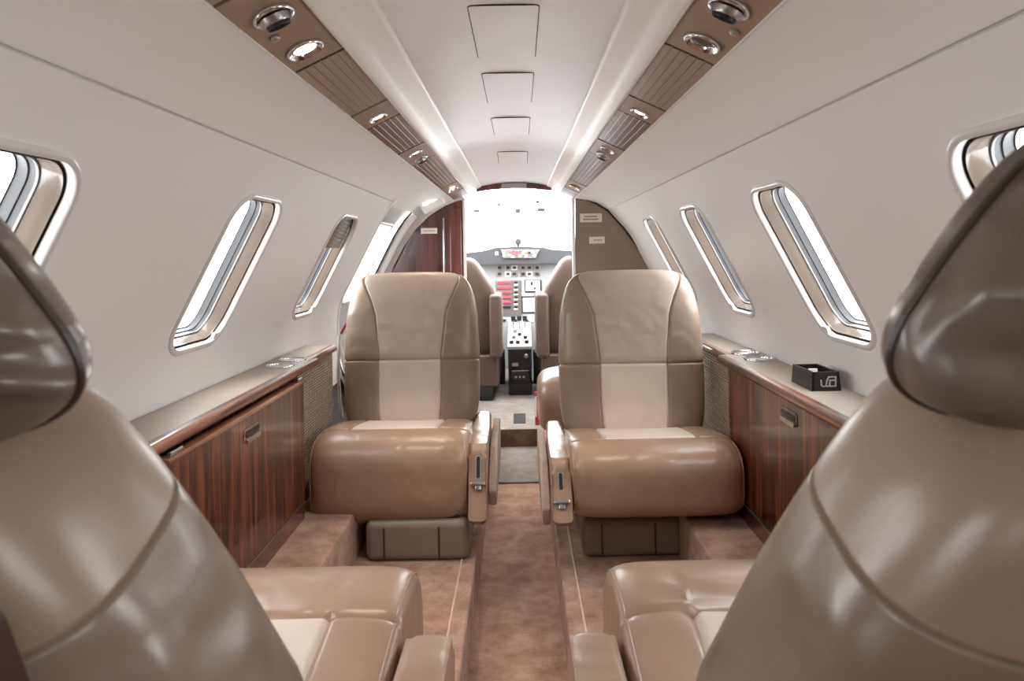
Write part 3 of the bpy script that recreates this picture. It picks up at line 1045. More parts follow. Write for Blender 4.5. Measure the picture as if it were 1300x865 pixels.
def make_near_seat(side, label):
    s = side
    xc = 0.375 * s
    t = thing('cabin_seat', label, 'seat', (xc, 0.9, ZF), 'forward-facing cabin seats')
    hw = 0.232
    make_backrest(t, 1, xc - s * 0.007, 0.60, -0.60, -0.078, hw - 0.006, 0.105, math.radians(21), (M['leather_creased'] if s < 0 else M['leather_near'], M['leather_cap']), True)
    make_cushion(t, 1, xc, hw - 0.001, 1.185, 0.60, -0.478, -0.73, (M['leather_tan'], M['leather_cream']), (0.27, 0.99) if s > 0 else None, 9.0)
    ax = xc - s * (hw + 0.036)
    obj('armrest', arm_slab(ax, 0.060, 0.965, 0.55, -0.505, -0.70, -0.68, 0.01), M['leather_tan'], t, 50)
    obj('seat_base', box(xc - 0.16, xc + 0.16, 0.62, 1.06, ZF, -0.70, 0.02, 3), M['leather_grey'], t)
    # headrest
    m_, n_ = 3.4, 2.6
    hx, hz, hy, hT = 0.160, 0.088, 0.385, 0.055
    rows = hrows(m_, 40)
    def prof(h):
        sh = shrink(h, m_)
        return hx * sh * (1 - 0.42 * smooth(-0.9, 1.1, h)), hT * sh, 0.0
    rc = math.radians(14)
    def place(X, Yt, h):
        hh = h * hz
        wr = 0.004 * math.sin(X * 60 + hh * 45) * (1 - abs(X) / hx) + 0.003 * math.sin(hh * 120 - X * 38)
        y = Yt + (wr if Yt < 0 else 0)
        return Vector((xc + X, hy + y * math.cos(rc) - hh * math.sin(rc), -0.018 + y * math.sin(rc) + hh * math.cos(rc)))
    grid, q, iA, iB = slab(rows, 30, 40, hx, hT, n_, prof, place)
    hd = obj('headrest', grid_part(grid, lambda i, j: True, (0, len(rows) - 1)), M['leather_head'], t, 70)
    # welt round the outline of the headrest
    L_ = [place(sgnpow(math.sin(0), 1), 0, 0)]
    jr = min(range(len(q)), key=lambda j: abs(q[j] - 1.0))
    jl = 0
    loop = [grid[i][jr] for i in range(len(rows))] + [grid[i][jl] for i in range(len(rows) - 1, -1, -1)]
    obj('welt', tube(loop, 0.003, 8, True), M['welt'], hd)
    # hard shell on the back
    ra = math.radians(21)
    sx_, sz_ = (-0.03, 0.025) if s < 0 else (0.03, -0.01)
    Mx = frame((xc + sx_, 0.392, -0.37 + sz_), (1, 0, 0), (0, -math.sin(ra), math.cos(ra)))
    if (Mx.to_3x3() @ Vector((0, 0, 1))).y > 0:
        Mx = frame((xc + sx_, 0.392, -0.37 + sz_), (-1, 0, 0), (0, -math.sin(ra), math.cos(ra)))
    o_ = rrect(0.34 if s < 0 else 0.24, 0.40, 0.03)
    sh = obj('back_shell', plate(o_, Mx @ Matrix.Translation((0, 0, -0.02)), 0.03, 0.004), M['shell'], t)
    obj('shell_trim', tube([Mx @ Vector((p[0] * 1.01, p[1] * 1.01, 0.004)) for p in o_], 0.0028, 8, True), M['leather_cap'], sh)
    return t

make_near_seat(-1, 'tan leather seat facing forward, its back filling the lower left corner')
make_near_seat(1, 'tan leather seat facing forward, its back filling the lower right corner, puckered cushion')

# ------------------------------------------------------------------ side ledges and cabinets
ZL = -0.3126
def ledge(side):
    s = side
    nm = 'left' if s < 0 else 'right'
    yn = 2.16 if s < 0 else 2.08
    yend = 2.47 if s < 0 else 2.62
    t = thing('side_ledge', 'taupe topped ledge with wood edge under the %s windows' % nm, 'ledge', (s * 0.66, 1.0, ZL - 0.03), 'side ledges')
    xo = 0.733
    poly = [(0.605, Y_AFT + 0.02), (xo, Y_AFT + 0.02), (xo, yend), (0.63, yend), (0.63, yn + 0.012), (0.618, yn), (0.605, yn)]
    P = [(s * a, b) for a, b in poly]
    obj('ledge_top', prism(P, 'z', ZL - 0.02, ZL, 0.0015), M['taupe'], t)
    def edge(x, y0, y1, h=0.024):
        pr = []
        for k in range(9):
            a = -PI / 2 + PI * k / 8
            pr.append((s * (x - 0.010 * math.cos(a)), ZL - h / 2 + h / 2 * math.sin(a)))
        pr = [(s * (x + 0.012), ZL - h)] + pr + [(s * (x + 0.012), ZL + 0.0005)]
        return prism(pr, 'y', y0, y1)
    obj('wood_edge', merge(edge(0.605, Y_AFT + 0.02, yn - 0.0), edge(0.63, yn + 0.002, yend)), M['wood_trim'], t, 50)
    return t

def cup_holder(p, label):
    t = thing('cup_holder', label, 'cup holder', p, 'chrome cup holders in the side ledges')
    M_ = Matrix.Translation(p)
    obj('rim', lathe([(0.033, 0.0), (0.040, 0.0), (0.040, 0.003), (0.0385, 0.005), (0.036, 0.005), (0.034, 0.002), (0.033, -0.012)], M_, 40), M['chrome'], t, 60)
    obj('well', lathe([(0.0335, 0.0005), (0.030, 0.0012), (0, 0.0012)], M_, 32), M['steel'], t)
    return t

def finger_pull(t, s, y, z, x):
    """recessed pull: dark slot with a bright lip under it"""
    ff = frame((s * x, y, z), (0, 1, 0), (0, 0, 1)) if s > 0 else frame((s * x, y, z), (0, -1, 0), (0, 0, 1))
    if (ff.to_3x3() @ Vector((0, 0, 1))).x * s > 0:
        ff = ff @ Matrix.Rotation(PI, 4, 'Y')
    h = obj('handle', plate(rrect(0.10, 0.032, 0.012), ff, 0.0015, 0.0005), M['wood_front'], t)
    obj('pull_lip', plate(rrect(0.080, 0.011, 0.004), ff @ Matrix.Translation((0, -0.012, 0.001)), 0.005, 0.002), M['steel'], h)
    obj('pull_slot', plate(rrect(0.08, 0.012, 0.004), ff @ Matrix.Translation((0, 0.002, 0.0016)), 0.001), M['black'], h)

for s in (-1, 1):
    nm = 'left' if s < 0 else 'right'
    ledge(s)
    yn = 2.04 if s < 0 else 2.03
    yend = 2.46 if s < 0 else 2.60
    c = thing('side_cabinet', 'glossy striped dark wood cabinet along the %s wall beneath the ledge' % nm, 'cabinet', (s * 0.66, 1.2, ZF), 'striped wood side cabinets')
    def bx(x0, x1, y0, y1, z0, z1, bev=0.0):
        return box(min(s * x0, s * x1), max(s * x0, s * x1), y0, y1, z0, z1, bev)
    obj('cabinet_body', bx(0.624, 0.733, Y_AFT + 0.02, yn, ZS, ZL - 0.025), M['wood_front'], c)
    kx, k0, ky = (0.593, 1.215, 1.985) if s < 0 else (0.613, Y_AFT + 0.02, 2.02)
    obj('kick_plate', bx(kx, 0.6245, k0, ky, ZS, -0.6895), M['mahogany'], c)
    obj('kick_strip', bx(kx - 0.003, 0.624, k0, ky, -0.6895, -0.6845, 0.001), M['steel'], c)
    f = obj('fabric_panel', bx(0.634, 0.733, yn + 0.002, yend, ZS, ZL - 0.025, 0.003), M['fabric'], c)
    f['label'] = 'woven beige fabric panel'
    if s > 0:
        d = obj('cabinet_door', bx(0.613, 0.626, 0.95, 2.02, -0.683, ZL - 0.030, 0.003), M['wood_front'], c)
        finger_pull(d, s, 1.575, -0.375, 0.613)
        obj('cabinet_divider', bx(0.612, 0.626, 2.02, 2.03, -0.735, ZL - 0.028, 0.002), M['wood_trim'], c)
    else:
        tt = thing('folding_table', 'stowed wooden folding table leaf with pale edge upright in the left cabinet', 'table', (-0.60, 1.6, -0.685))
        obj('table_leaf', bx(0.590, 0.606, 1.22, 1.985, -0.683, -0.356, 0.002), M['wood_front'], tt)
        obj('leaf_edge', bx(0.586, 0.612, 1.215, 1.99, -0.3565, -0.346, 0.003), M['wood_table'], tt)
        for yy in (1.25, 1.955):
            obj('hinge', merge(bx(0.588, 0.6235, yy - 0.024, yy + 0.024, -0.346, -0.341, 0.0015), tube([(s * 0.592, yy - 0.022, -0.341), (s * 0.592, yy + 0.022, -0.341)], 0.004, 10)), M['chrome'], tt)
        finger_pull(tt, s, 1.60, -0.395, 0.590)

cup_holder((-0.664, 2.015, ZL), 'chrome cup holder nearer the camera on the left ledge')
cup_holder((-0.664, 2.125, ZL), 'chrome cup holder nearer the cockpit on the left ledge')
cup_holder((0.685, 1.985, ZL), 'chrome cup holder nearer the black box on the right ledge')
cup_holder((0.685, 2.10, ZL), 'chrome cup holder nearer the cockpit on the right ledge')

# black caddy with the silver mark
def lp(u, v):   # on its front face
    return px(u, v, 1.533)
t = thing('desk_caddy', 'small black open box with silver mark on its front, on the right ledge', 'box', (0.685, 1.59, ZL))
bx0, bx1, by0, by1 = 0.648, 0.712, 1.533, 1.65
zt = ZL + 0.041
w = 0.005
tp = 0.003
body = merge(
    hexa([(bx0, by0, ZL), (bx1, by0, ZL), (bx1, by1, ZL), (bx0, by1, ZL), (bx0 + tp, by0 + tp, ZL + 0.008), (bx1 - tp, by0 + tp, ZL + 0.008), (bx1 - tp, by1 - tp, ZL + 0.008), (bx0 + tp, by1 - tp, ZL + 0.008)]),
    hexa([(bx0, by0, ZL), (bx1, by0, ZL), (bx1, by0 + w, ZL), (bx0, by0 + w, ZL), (bx0 + tp, by0 + tp, zt), (bx1 - tp, by0 + tp, zt), (bx1 - tp, by0 + tp + w, zt), (bx0 + tp, by0 + tp + w, zt)], 0.0008),
    hexa([(bx0, by1 - w, ZL), (bx1, by1 - w, ZL), (bx1, by1, ZL), (bx0, by1, ZL), (bx0 + tp, by1 - tp - w, zt), (bx1 - tp, by1 - tp - w, zt), (bx1 - tp, by1 - tp, zt), (bx0 + tp, by1 - tp, zt)], 0.0008),
    hexa([(bx0, by0, ZL), (bx0 + w, by0, ZL), (bx0 + w, by1, ZL), (bx0, by1, ZL), (bx0 + tp, by0 + tp, zt), (bx0 + tp + w, by0 + tp, zt), (bx0 + tp + w, by1 - tp, zt), (bx0 + tp, by1 - tp, zt)], 0.0008),
    hexa([(bx1 - w, by0, ZL), (bx1, by0, ZL), (bx1, by1, ZL), (bx1 - w, by1, ZL), (bx1 - tp - w, by0 + tp, zt), (bx1 - tp, by0 + tp, zt), (bx1 - tp, by1 - tp, zt), (bx1 - tp - w, by1 - tp, zt)], 0.0008))
obj('box_body', body, M['black'], t)
# the mark: a small u joined to a square b, as strokes on the front face
sc = (bx1 - bx0) / 430.0
def mk(a, b):
    kx, kz = (a - 640) * sc + bx0, ZL + (715 - b) * (zt - ZL) / 285.0
    return kx, by0 + tp * (kz - ZL) / (zt - ZL) - 0.0006, kz
strokes = [((778, 552), (778, 625), (795, 642), (845, 642)), ((845, 642), (862, 560), (888, 505)), ((888, 505), (992, 505)), ((992, 505), (985, 642)), ((985, 642), (845, 642)), ((905, 555), (985, 555)), ((905, 555), (897, 642))]
ms = []
for st in strokes:
    for a, b in zip(st, st[1:]):
        p, q_ = Vector(mk(*a)), Vector(mk(*b))
        d = (q_ - p); L_ = d.length; d.normalize()
        ms.append(plate(rrect(L_ + 0.0028, 0.0030, 0.001, 3), frame((p + q_) / 2 , d, (0, 1, 0)) @ Matrix.Rotation(PI / 2, 4, 'X'), 0.0009))
obj('logo', merge(*ms), M['silver'], t)
for i, (x, y, h, wd) in enumerate(((0.662, 1.56, 0.038, 0.016), (0.672, 1.585, 0.040, 0.020), (0.660, 1.61, 0.037, 0.012))):
    o = thing('packet', ['small white packet nearest the front inside the black box', 'widest white packet in the middle of the black box', 'small white packet at the back of the black box'][i], 'packet', (x, y, ZL + 0.008), 'packets in the black box')
    obj('wrapper', box(x - wd / 2, x + wd / 2, y - 0.003, y + 0.003, ZL + 0.008, ZL + h, 0.001), M['white'], o)

# ------------------------------------------------------------------ cabin door on the left
def shell_strip(side, y0, y1, a0, a1, d, na=24, thick=0.012, ny=6):
    bm = bmesh.new()
    G = []
    for dd in (d, d + thick):
        G.append([[bm.verts.new(shell(side, a0 + (a1 - a0) * i / na, y0 + (y1 - y0) * j / ny, dd)) for j in range(ny + 1)] for i in range(na + 1)])
    for g in G:
        for i in range(na):
            for j in range(ny):
                bm.faces.new((g[i][j], g[i + 1][j], g[i + 1][j + 1], g[i][j + 1]))
    A, B = G
    for i in range(na):
        bm.faces.new((A[i][0], A[i + 1][0], B[i + 1][0], B[i][0]))
        bm.faces.new((A[i][ny], A[i + 1][ny], B[i + 1][ny], B[i][ny]))
    for j in range(ny):
        bm.faces.new((A[0][j], A[0][j + 1], B[0][j + 1], B[0][j]))
        bm.faces.new((A[na][j], A[na][j + 1], B[na][j + 1], B[na][j]))
    return bm
def arc(side, Y, a0, a1, d, n=28):
    return [shell(side, a0 + (a1 - a0) * k / n, Y, d) for k in range(n + 1)]
D0, D1 = 2.95, 3.50
dr = bpy.data.objects.new('door_1', None); COL.objects.link(dr); dr['kind'] = 'structure'
dr.location = shell(-1, 0, 3.2, 0.03)
a_lo, a_hi = math.radians(-60), math.radians(44)
ho, hi_ = math.radians(6), math.radians(36)
parts = merge(shell_strip(-1, D0, D1, a_lo, ho, 0.03), shell_strip(-1, D0, D1, hi_, a_hi, 0.03),
              shell_strip(-1, D0, 3.06, ho, hi_, 0.03), shell_strip(-1, 3.36, D1, ho, hi_, 0.03))
obj('door_panel', parts, M['doorgrey'], dr, 50)
obj('pane', shell_strip(-1, 3.06, 3.36, ho, hi_, 0.05, 12, 0.003), M['pane'], dr)
fr = bmesh.new()
obj('window_frame', merge(tube(arc(-1, 3.065, ho, hi_, 0.028, 12), 0.008), tube(arc(-1, 3.355, ho, hi_, 0.028, 12), 0.008),
    tube([shell(-1, ho, y, 0.028) for y in (3.065, 3.355)], 0.008), tube([shell(-1, hi_, y, 0.028) for y in (3.065, 3.355)], 0.008)), M['bezel'], dr)
struct('trim_%d' % k, tube(arc(-1, D0 - 0.012, a_lo, math.radians(47), 0.006), 0.012, 10), M['wall']); k += 1
struct('trim_%d' % k, tube(arc(-1, D0 + 0.008, a_lo, math.radians(47), 0.024), 0.009, 8), M['dark']); k += 1
struct('trim_%d' % k, tube(arc(-1, D1 - 0.01, a_lo, math.radians(44), -0.006), 0.022, 12), M['bezel']); k += 1
struct('trim_%d' % k, tube(arc(-1, D1 - 0.055, a_lo, math.radians(44), 0.006), 0.004, 8), M['dark']); k += 1
struct('trim_%d' % k, merge(shell_strip(-1, D0 - 0.02, Y_BULK, math.radians(44), A_PSU, 0.0, 8), shell_strip(-1, D1, Y_BULK, a_lo, math.radians(44), 0.0, 20)), M['wall']); k += 1
t = thing('exit_light', 'small white lit box on the shoulder of the ceiling above the cabin door', 'light', px(548, 262, 3.45))
c = px(548, 256, 3.48)
Mx = frame(c, px(562, 248, 3.48) - px(536, 262, 3.48), (0, 0, 1))
obj('light_housing', merge(box(-0.058, 0.058, -0.040, 0.024, -0.01, 0.05, 0.010, 3, Mx)), M['white'], t)
obj('lit_lens', plate(rrect(0.078, 0.026, 0.003), Mx @ Matrix.Translation((0, 0.006, 0.048)), 0.004, 0.001), M['exit_on'], t)

# ------------------------------------------------------------------ bulkhead partitions
def part_outline(side):
    if side > 0:
        up = [(730.5, 250.5), (742, 252), (756, 258), (771, 267), (792, 290), (808, 312), (818, 326), (827, 342), (842, 380), (852, 430)]
        e = [(852, 575), (730.5, 575)]
    else:
        up = [(590, 253), (578, 256), (564, 262), (545, 274), (528, 291), (513, 313), (500, 338), (490, 365), (482, 400), (476, 440)]
        e = [(476, 575), (590, 575)]
    return [px(u, v, Y_BULK) for u, v in up + e]
for s in (-1, 1):
    P = [(p.x, p.z) for p in part_outline(s)]
    if s < 0:
        t = thing('partition', 'glossy dark red wood partition left of the cockpit doorway', 'partition', (-0.45, Y_BULK, ZA))
        obj('partition_board', prism(P, 'y', Y_BULK, Y_BULK + 0.022, 0.002), M['mahogany'], t)
        x = px(588.5, 300, Y_BULK).x
        obj('edge_strip', box(x - 0.002, x + 0.010, Y_BULK - 0.004, Y_BULK + 0.03, ZA, px(590, 254, Y_BULK).z, 0.002), M['white'], t)
        x = px(563.5, 300, Y_BULK).x
        obj('pull_strip', box(x - 0.004, x + 0.005, Y_BULK - 0.010, Y_BULK + 0.001, -0.6, px(562, 277, Y_BULK).z, 0.002), M['chrome'], t)
        x = px(571, 300, Y_BULK).x
        obj('door_leaf', box(x, x + 0.060, Y_BULK - 0.012, Y_BULK + 0.001, -0.88, px(572, 264, Y_BULK).z, 0.006, 3), M['mahogany'], t)
    else:
        t = thing('partition', 'plain taupe partition right of the cockpit doorway', 'partition', (0.45, Y_BULK, ZA))
        obj('partition_board', prism(P, 'y', Y_BULK, Y_BULK + 0.022, 0.002), M['partition'], t)
        x = px(728, 300, Y_BULK).x
        obj('edge_strip', box(x - 0.006, x + 0.008, Y_BULK - 0.004, Y_BULK + 0.03, ZA, px(730, 251, Y_BULK).z, 0.002), M['white'], t)
        arcp = [p - Vector((0, 0.004, 0)) for p in part_outline(1)[:10]]
        obj('edge_welt', tube(arcp, 0.005, 8), M['dark'], t)
for s_ in (-1, 1):
    inn = part_outline(s_)[:10]
    out = [Vector((p.x * 1.22 + s_ * 0.03, p.y, (p.z + 0.3) * 1.14 - 0.3 + 0.02)) for p in inn]
    struct('trim_%d' % k, prism([(p.x, p.z) for p in inn + out[::-1]], 'y', Y_BULK - 0.006, Y_BULK + 0.03), M['wall']); k += 1
def placard(u0, v0, u1, v1, label, lines):
    a, b = px(u0, v1, Y_BULK - 0.001), px(u1, v0, Y_BULK - 0.001)
    t = thing('placard', label, 'placard', ((a.x + b.x) / 2, Y_BULK, a.z), 'bulkhead placards')
    obj('plate', box(a.x, b.x, Y_BULK - 0.0035, Y_BULK - 0.0002, a.z, b.z, 0.001), M['placard'], t)
    bs = []
    w, h = b.x - a.x, b.z - a.z
    for i, (f0, f1) in enumerate(lines):
        zc = b.z - h * (i + 1) / (len(lines) + 1)
        n = max(3, int((f1 - f0) * w / 0.006))
        for kk in range(n):
            x0 = a.x + w * (f0 + (f1 - f0) * kk / n)
            bs.append(box(x0, x0 + w * (f1 - f0) / n * 0.7, Y_BULK - 0.0042, Y_BULK - 0.0034, zc - h * 0.09, zc + h * 0.09))
    if bs:
        obj('print', merge(*bs), M['ink'], t)
placard(736.5, 271, 764, 282.5, 'larger white placard near the top of the taupe partition', ((0.2, 0.8), (0.15, 0.85)))
placard(748, 300.5, 767.5, 309.5, 'smaller white placard lower on the taupe partition', ((0.3, 0.85),))
placard(534.5, 289.5, 555, 297, 'narrow white placard on the dark red wood partition', ((0.15, 0.85),))

# wooden arch over the doorway
hp = []
for kk in range(13):
    x = -0.19 + 0.38 * kk / 12
    hp.append((x, (0.413 + 0.022 * (1 - (x / 0.205) ** 2)) * taper(3.6, 0.4)))
t = thing('door_arch', 'curved red wood header with grey centre over the cockpit doorway', 'trim', (0, 3.59, 0.30))
obj('arch_board', prism(hp + [(p[0], p[1] - 0.030) for p in hp[::-1]], 'y', 3.59, 3.618, 0.001), M['mahogany'], t)
P = [Vector((p[0], 0, p[1] - 0.005)) for p in hp[4:9]] + [Vector((p[0], 0, p[1] - 0.027)) for p in hp[4:9][::-1]]
obj('centre_plate', prism([(p.x, p.z) for p in P], 'y', 3.582, 3.591, 0.001), M['panelgrey'], t)

# aft end wall, never in view but it closes the room
pts = [(math.cos(a) * (R + 0.02), ZC + math.sin(a) * (R + 0.02)) for a in [PI * 2 * kk / 48 for kk in range(48)]]
struct('wall_back', prism(pts, 'y', Y_AFT - 0.03, Y_AFT), M['wall'])
# outer skin below the ledges and above the roof strips
for sgn, nm in ((-1, 'left'), (1, 'right')):
    pass
sk = bmesh.new()
rows_ = []
for y in (Y_AFT, Y_BULK + 0.03):
    rows_.append([sk.verts.new(((R + 0.06) * math.cos(a), y, ZC + (R + 0.06) * math.sin(a))) for a in [math.radians(57.5 + 65 * kk / 20) for kk in range(21)]])
for i in range(20):
    sk.faces.new((rows_[0][i], rows_[0][i + 1], rows_[1][i + 1], rows_[1][i]))
struct('ceiling_skin', sk, M['dark'])
sk = bmesh.new()
rows_ = []
for y in (Y_AFT, Y_BULK + 0.03):
    rows_.append([sk.verts.new(((R + 0.05) * math.cos(a), y, ZC + (R + 0.05) * math.sin(a))) for a in [math.radians(180 + 14 + 152 * kk / 40) for kk in range(41)]])
for i in range(40):
    sk.faces.new((rows_[0][i], rows_[0][i + 1], rows_[1][i + 1], rows_[1][i]))
struct('floor_skin', sk, M['dark'])

# ------------------------------------------------------------------ cockpit
YC = 5.05
# lining: lower side walls, headliner
struct('wall_cockpit_left', prism([(-0.72, -0.95), (-0.66, -0.95), (-0.66, -0.10), (-0.72, -0.10)], 'y', 3.63, 5.6), M['cockpit'])
struct('wall_cockpit_right', prism([(0.72, -0.95), (0.66, -0.95), (0.66, -0.10), (0.72, -0.10)], 'y', 3.63, 5.6), M['cockpit'])
struct('wall_cockpit_front', box(-0.72, 0.72, 5.55, 5.6, -0.95, -0.05), M['cockpit'])
hd = bmesh.new()
rr = []
for y, zt_, wdt in ((3.62, 0.335, 0.62), (3.8, 0.325, 0.62), (4.0, 0.295, 0.60)):
    rr.append([hd.verts.new((wdt * math.sin(a), y, zt_ - 0.16 * (1 - math.cos(a)))) for a in [math.radians(-80 + 160 * kk / 16) for kk in range(17)]])
for A, B in zip(rr, rr[1:]):
    for i in range(16):
        hd.faces.new((A[i], A[i + 1], B[i + 1], B[i]))
struct('ceiling_cockpit', hd, M['cockpit'], 60)
ws = bmesh.new()
rr = []
for y, zt_, wdt, drop in ((4.0, 0.295, 0.60, 0.16), (4.7, 0.162, 0.64, 0.16), (5.45, 0.02, 0.70, 0.10)):
    rr.append([ws.verts.new((wdt * math.sin(a), y, zt_ - drop * (1 - math.cos(a)))) for a in [math.radians(-80 + 160 * kk / 16) for kk in range(17)]])
for A, B in zip(rr, rr[1:]):
    for i in range(16):
        ws.faces.new((A[i], A[i + 1], B[i + 1], B[i]))
e = bpy.data.objects.new('window_%d' % (n_win[0] + 1), None); COL.objects.link(e); e['kind'] = 'structure'; e.location = (0, 5.0, 0.1)
obj('windshield', ws, M['screen_glass'], e, 60)

# glareshield
t = thing('glareshield', 'dark grey hooded glareshield across the top of the instrument panel', 'glareshield', (0, 5.05, -0.07))
gp = [(592, 321), (612, 320), (628, 314.5), (657, 313), (690, 314), (705, 318.5), (728, 318)]
gl = [(728, 334.0), (690, 334.7), (657, 335.3), (622, 335.9), (592, 336.4)]
P = [px(u, v, 5.0) for u, v in gp] + [px(u, v, 5.0) for u, v in gl]
P = [(p.x, p.z) for p in P]
x0, x1 = P[0][0] - 0.22, P[6][0] + 0.22
P2 = [(x0, P[0][1] - 0.03)] + P[:7] + [(x1, P[6][1] - 0.03), (x1, P[7][1])] + P[7:] + [(x0, P[-1][1])]
obj('hood', prism(P2, 'y', 5.0, 5.32, 0.006), M['glare'], t)
ap = obj('annunciator_panel', prism([(p.x, p.z) for p in [px(636, 317, 4.99), px(685, 317, 4.99), px(680, 328, 4.99), px(639, 328, 4.99)]], 'y', 4.985, 5.002, 0.002), M['steel'], t)
def dot(u, v, w, h, mat, par, Y=4.984, name='lamp'):
    a, b = px(u - w / 2, v + h / 2, Y), px(u + w / 2, v - h / 2, Y)
    return obj(name, box(a.x, b.x, Y - 0.004, Y + 0.003, a.z, b.z, 0.001), mat, par)
for i, (u, v, mt) in enumerate(((648, 320.5, 'redlamp'), (652, 319, 'redlamp'), (656, 320, 'redlamp'), (660, 319.5, 'redlamp'), (652, 322.5, 'redlamp'), (656, 323.5, 'redlamp'), (647, 324, 'amber'), (651, 326, 'amber'), (660, 325, 'amber'), (664, 321.5, 'amber'), (667, 318.8, 'amber'), (640, 324.5, 'screen'), (639.5, 320, 'white'), (676, 320, 'white'), (678, 324.5, 'white'), (672, 321, 'black'), (668, 325, 'white'))):
    dot(u, v, 3.4, 2.6, M[mt], ap, 4.984, 'indicator_lamp')
dot(630.5, 322, 4, 4, M['white'], t, 4.999, 'knob')
t = thing('compass', 'small dark round compass standing in the middle of the glareshield', 'compass', px(657.5, 313, 5.1))
c = px(657.8, 307, 5.1)
obj('housing', lathe([(0, -0.03), (0.018, -0.028), (0.024, -0.015), (0.024, 0.015), (0.018, 0.028), (0, 0.03)], Matrix.Translation(c) @ Matrix.Rotation(PI / 2, 4, 'X'), 24), M['glare'], t, 50)
obj('stem', box(c.x - 0.008, c.x + 0.008, c.y - 0.01, c.y + 0.01, px(657, 314, 5.1).z - 0.01, c.z - 0.01), M['glare'], t)

# instrument panel
YP = 5.12
t = thing('instrument_panel', 'light grey instrument panel of switches, gauges and screens behind the pedestal', 'instrument panel', (0, YP, -0.7))
a, b = px(560, 470, YP), px(760, 337, YP)
obj('panel_face', box(a.x, b.x, YP, YP + 0.05, a.z, -0.0855, 0.002), M['panelgrey'], t)
def pdot(u, v, w, h, mat, name, d=0.006, par=None):
    a, b = px(u - w / 2, v + h / 2, YP), px(u + w / 2, v - h / 2, YP)
    return obj(name, box(a.x, b.x, YP - d, YP + 0.001, a.z, b.z, 0.001), mat, par or t)
for u in (634, 645, 653, 664, 672, 682):            # columns of dials across the top
    for v in (340, 348):
        f = pdot(u, v, 7.5, 6.2, M['steel'] if (u + v) % 3 else M['white'], 'gauge')
        pdot(u, v, 4.2, 3.4, M['black'] if (u * v) % 2 else M['glare'], 'gauge_face', 0.008, f)
sw = pdot(646, 379, 32, 46, M['steel'], 'switch_panel', 0.004)
for i in range(6):
    v = 359 + i * 6.2
    pdot(640 if i < 3 else 642, v, 17 if i < 3 else 13, 2.6, M['redlamp'] if i < 5 else M['black'], 'switch_row', 0.007, sw)
    pdot(640 if i < 3 else 642, v + 1.8, 17 if i < 3 else 13, 1.0, M['black'], 'switch_slot', 0.008, sw)
    pdot(655, v, 4, 2.4, M['black'], 'switch', 0.008, sw)
    pdot(655, v + 2.6, 5, 1.6, M['white'], 'switch_label', 0.006, sw)
f = pdot(677, 363.5, 21, 16, M['black'], 'display_bezel', 0.006)
pdot(676.5, 363, 17.5, 13, M['screen'], 'display', 0.008, f)
for q_ in ((675, 360, 3, 5), (679, 366, 3, 4), (673, 366, 2, 2)):
    pdot(*q_, M['glare'], 'display_mark', 0.009, f)
f = pdot(673, 387, 21, 22, M['black'], 'display_bezel', 0.006)
pdot(673, 387, 17.5, 18, M['screen'], 'display', 0.008, f)
for i in range(7):
    pdot(640 + i * 7, 407, 4.5, 3.0, M['white'] if i % 2 else M['black'], 'switch', 0.008)

# centre pedestal
t = thing('centre_pedestal', 'black pedestal with pale sloping control deck between the pilot seats', 'pedestal', px(660, 502, 4.5))
x0, x1 = px(645.5, 480, 4.5).x, px(675.5, 480, 4.5).x
zb_ = -0.91
zf_ = px(660, 444, 4.5).z
obj('pedestal_body', prism([(4.5, zb_), (4.5, zf_), (4.52, zf_ + 0.01), (5.1, zf_ + 0.10), (5.1, zb_)], 'x', x0, x1, 0.006), M['black'], t)
M['deck'] = plain('deck_grey', (165, 163, 160), 0.5)
dk = obj('control_deck', hexa([(x0 - 0.004, 4.50, zf_), (x1 + 0.004, 4.50, zf_), (x1 + 0.004, 5.1, zf_ + 0.09), (x0 - 0.004, 5.1, zf_ + 0.09), (x0 - 0.004, 4.50, zf_ + 0.02), (x1 + 0.004, 4.50, zf_ + 0.02), (x1 + 0.004, 5.1, zf_ + 0.115), (x0 - 0.004, 5.1, zf_ + 0.115)], 0.004), M['deck'], t)
def deck(u_, f):
    return Vector((x0 + (x1 - x0) * u_, 4.5 + 0.6 * f, zf_ + 0.02 + 0.095 * f))
for (u_, f, mt) in ((0.15, 0.12, 'black'), (0.42, 0.12, 'black'), (0.8, 0.12, 'black'), (0.25, 0.3, 'steel'), (0.75, 0.3, 'black'), (0.5, 0.42, 'black'), (0.3, 0.55, 'steel')):
    p = deck(u_, f)
    obj('knob', box(p.x - 0.012, p.x + 0.012, p.y - 0.012, p.y + 0.012, p.z - 0.006, p.z + 0.018, 0.004), M[mt], dk)
for u_ in (0.22, 0.5, 0.75):
    p = deck(u_, 0.72)
    lv = obj('throttle_lever', tube([p, p + Vector((0, -0.03, 0.07))], 0.006, 8), M['steel'], dk)
    obj('lever_grip', box(p.x - 0.016, p.x + 0.016, p.y - 0.05, p.y - 0.022, p.z + 0.055, p.z + 0.09, 0.006), M['black'], lv)
kn = px(668, 452, 4.49)
obj('knob', lathe([(0.014, 0), (0.014, 0.012), (0.010, 0.018), (0, 0.019)], frame(kn, (1, 0, 0), (0, 0, 1)), 16), M['steel'], t)
kn = px(654, 463, 4.49)
obj('latch', box(kn.x - 0.02, kn.x + 0.02, kn.y - 0.012, kn.y + 0.012, kn.z - 0.01, kn.z + 0.01, 0.003), M['steel'], t)
ft = obj('footwell_box', box(x0 + 0.012, x1 - 0.012, 4.47, 4.51, px(660, 484, 4.48).z, px(660, 470, 4.48).z, 0.012, 3), M['black'], t)
for u_ in (655, 660, 665):
    p = px(u_, 479, 4.465)
    obj('button', box(p.x - 0.007, p.x + 0.007, p.y - 0.004, p.y + 0.008, p.z - 0.006, p.z + 0.006, 0.002), M['steel'], ft)

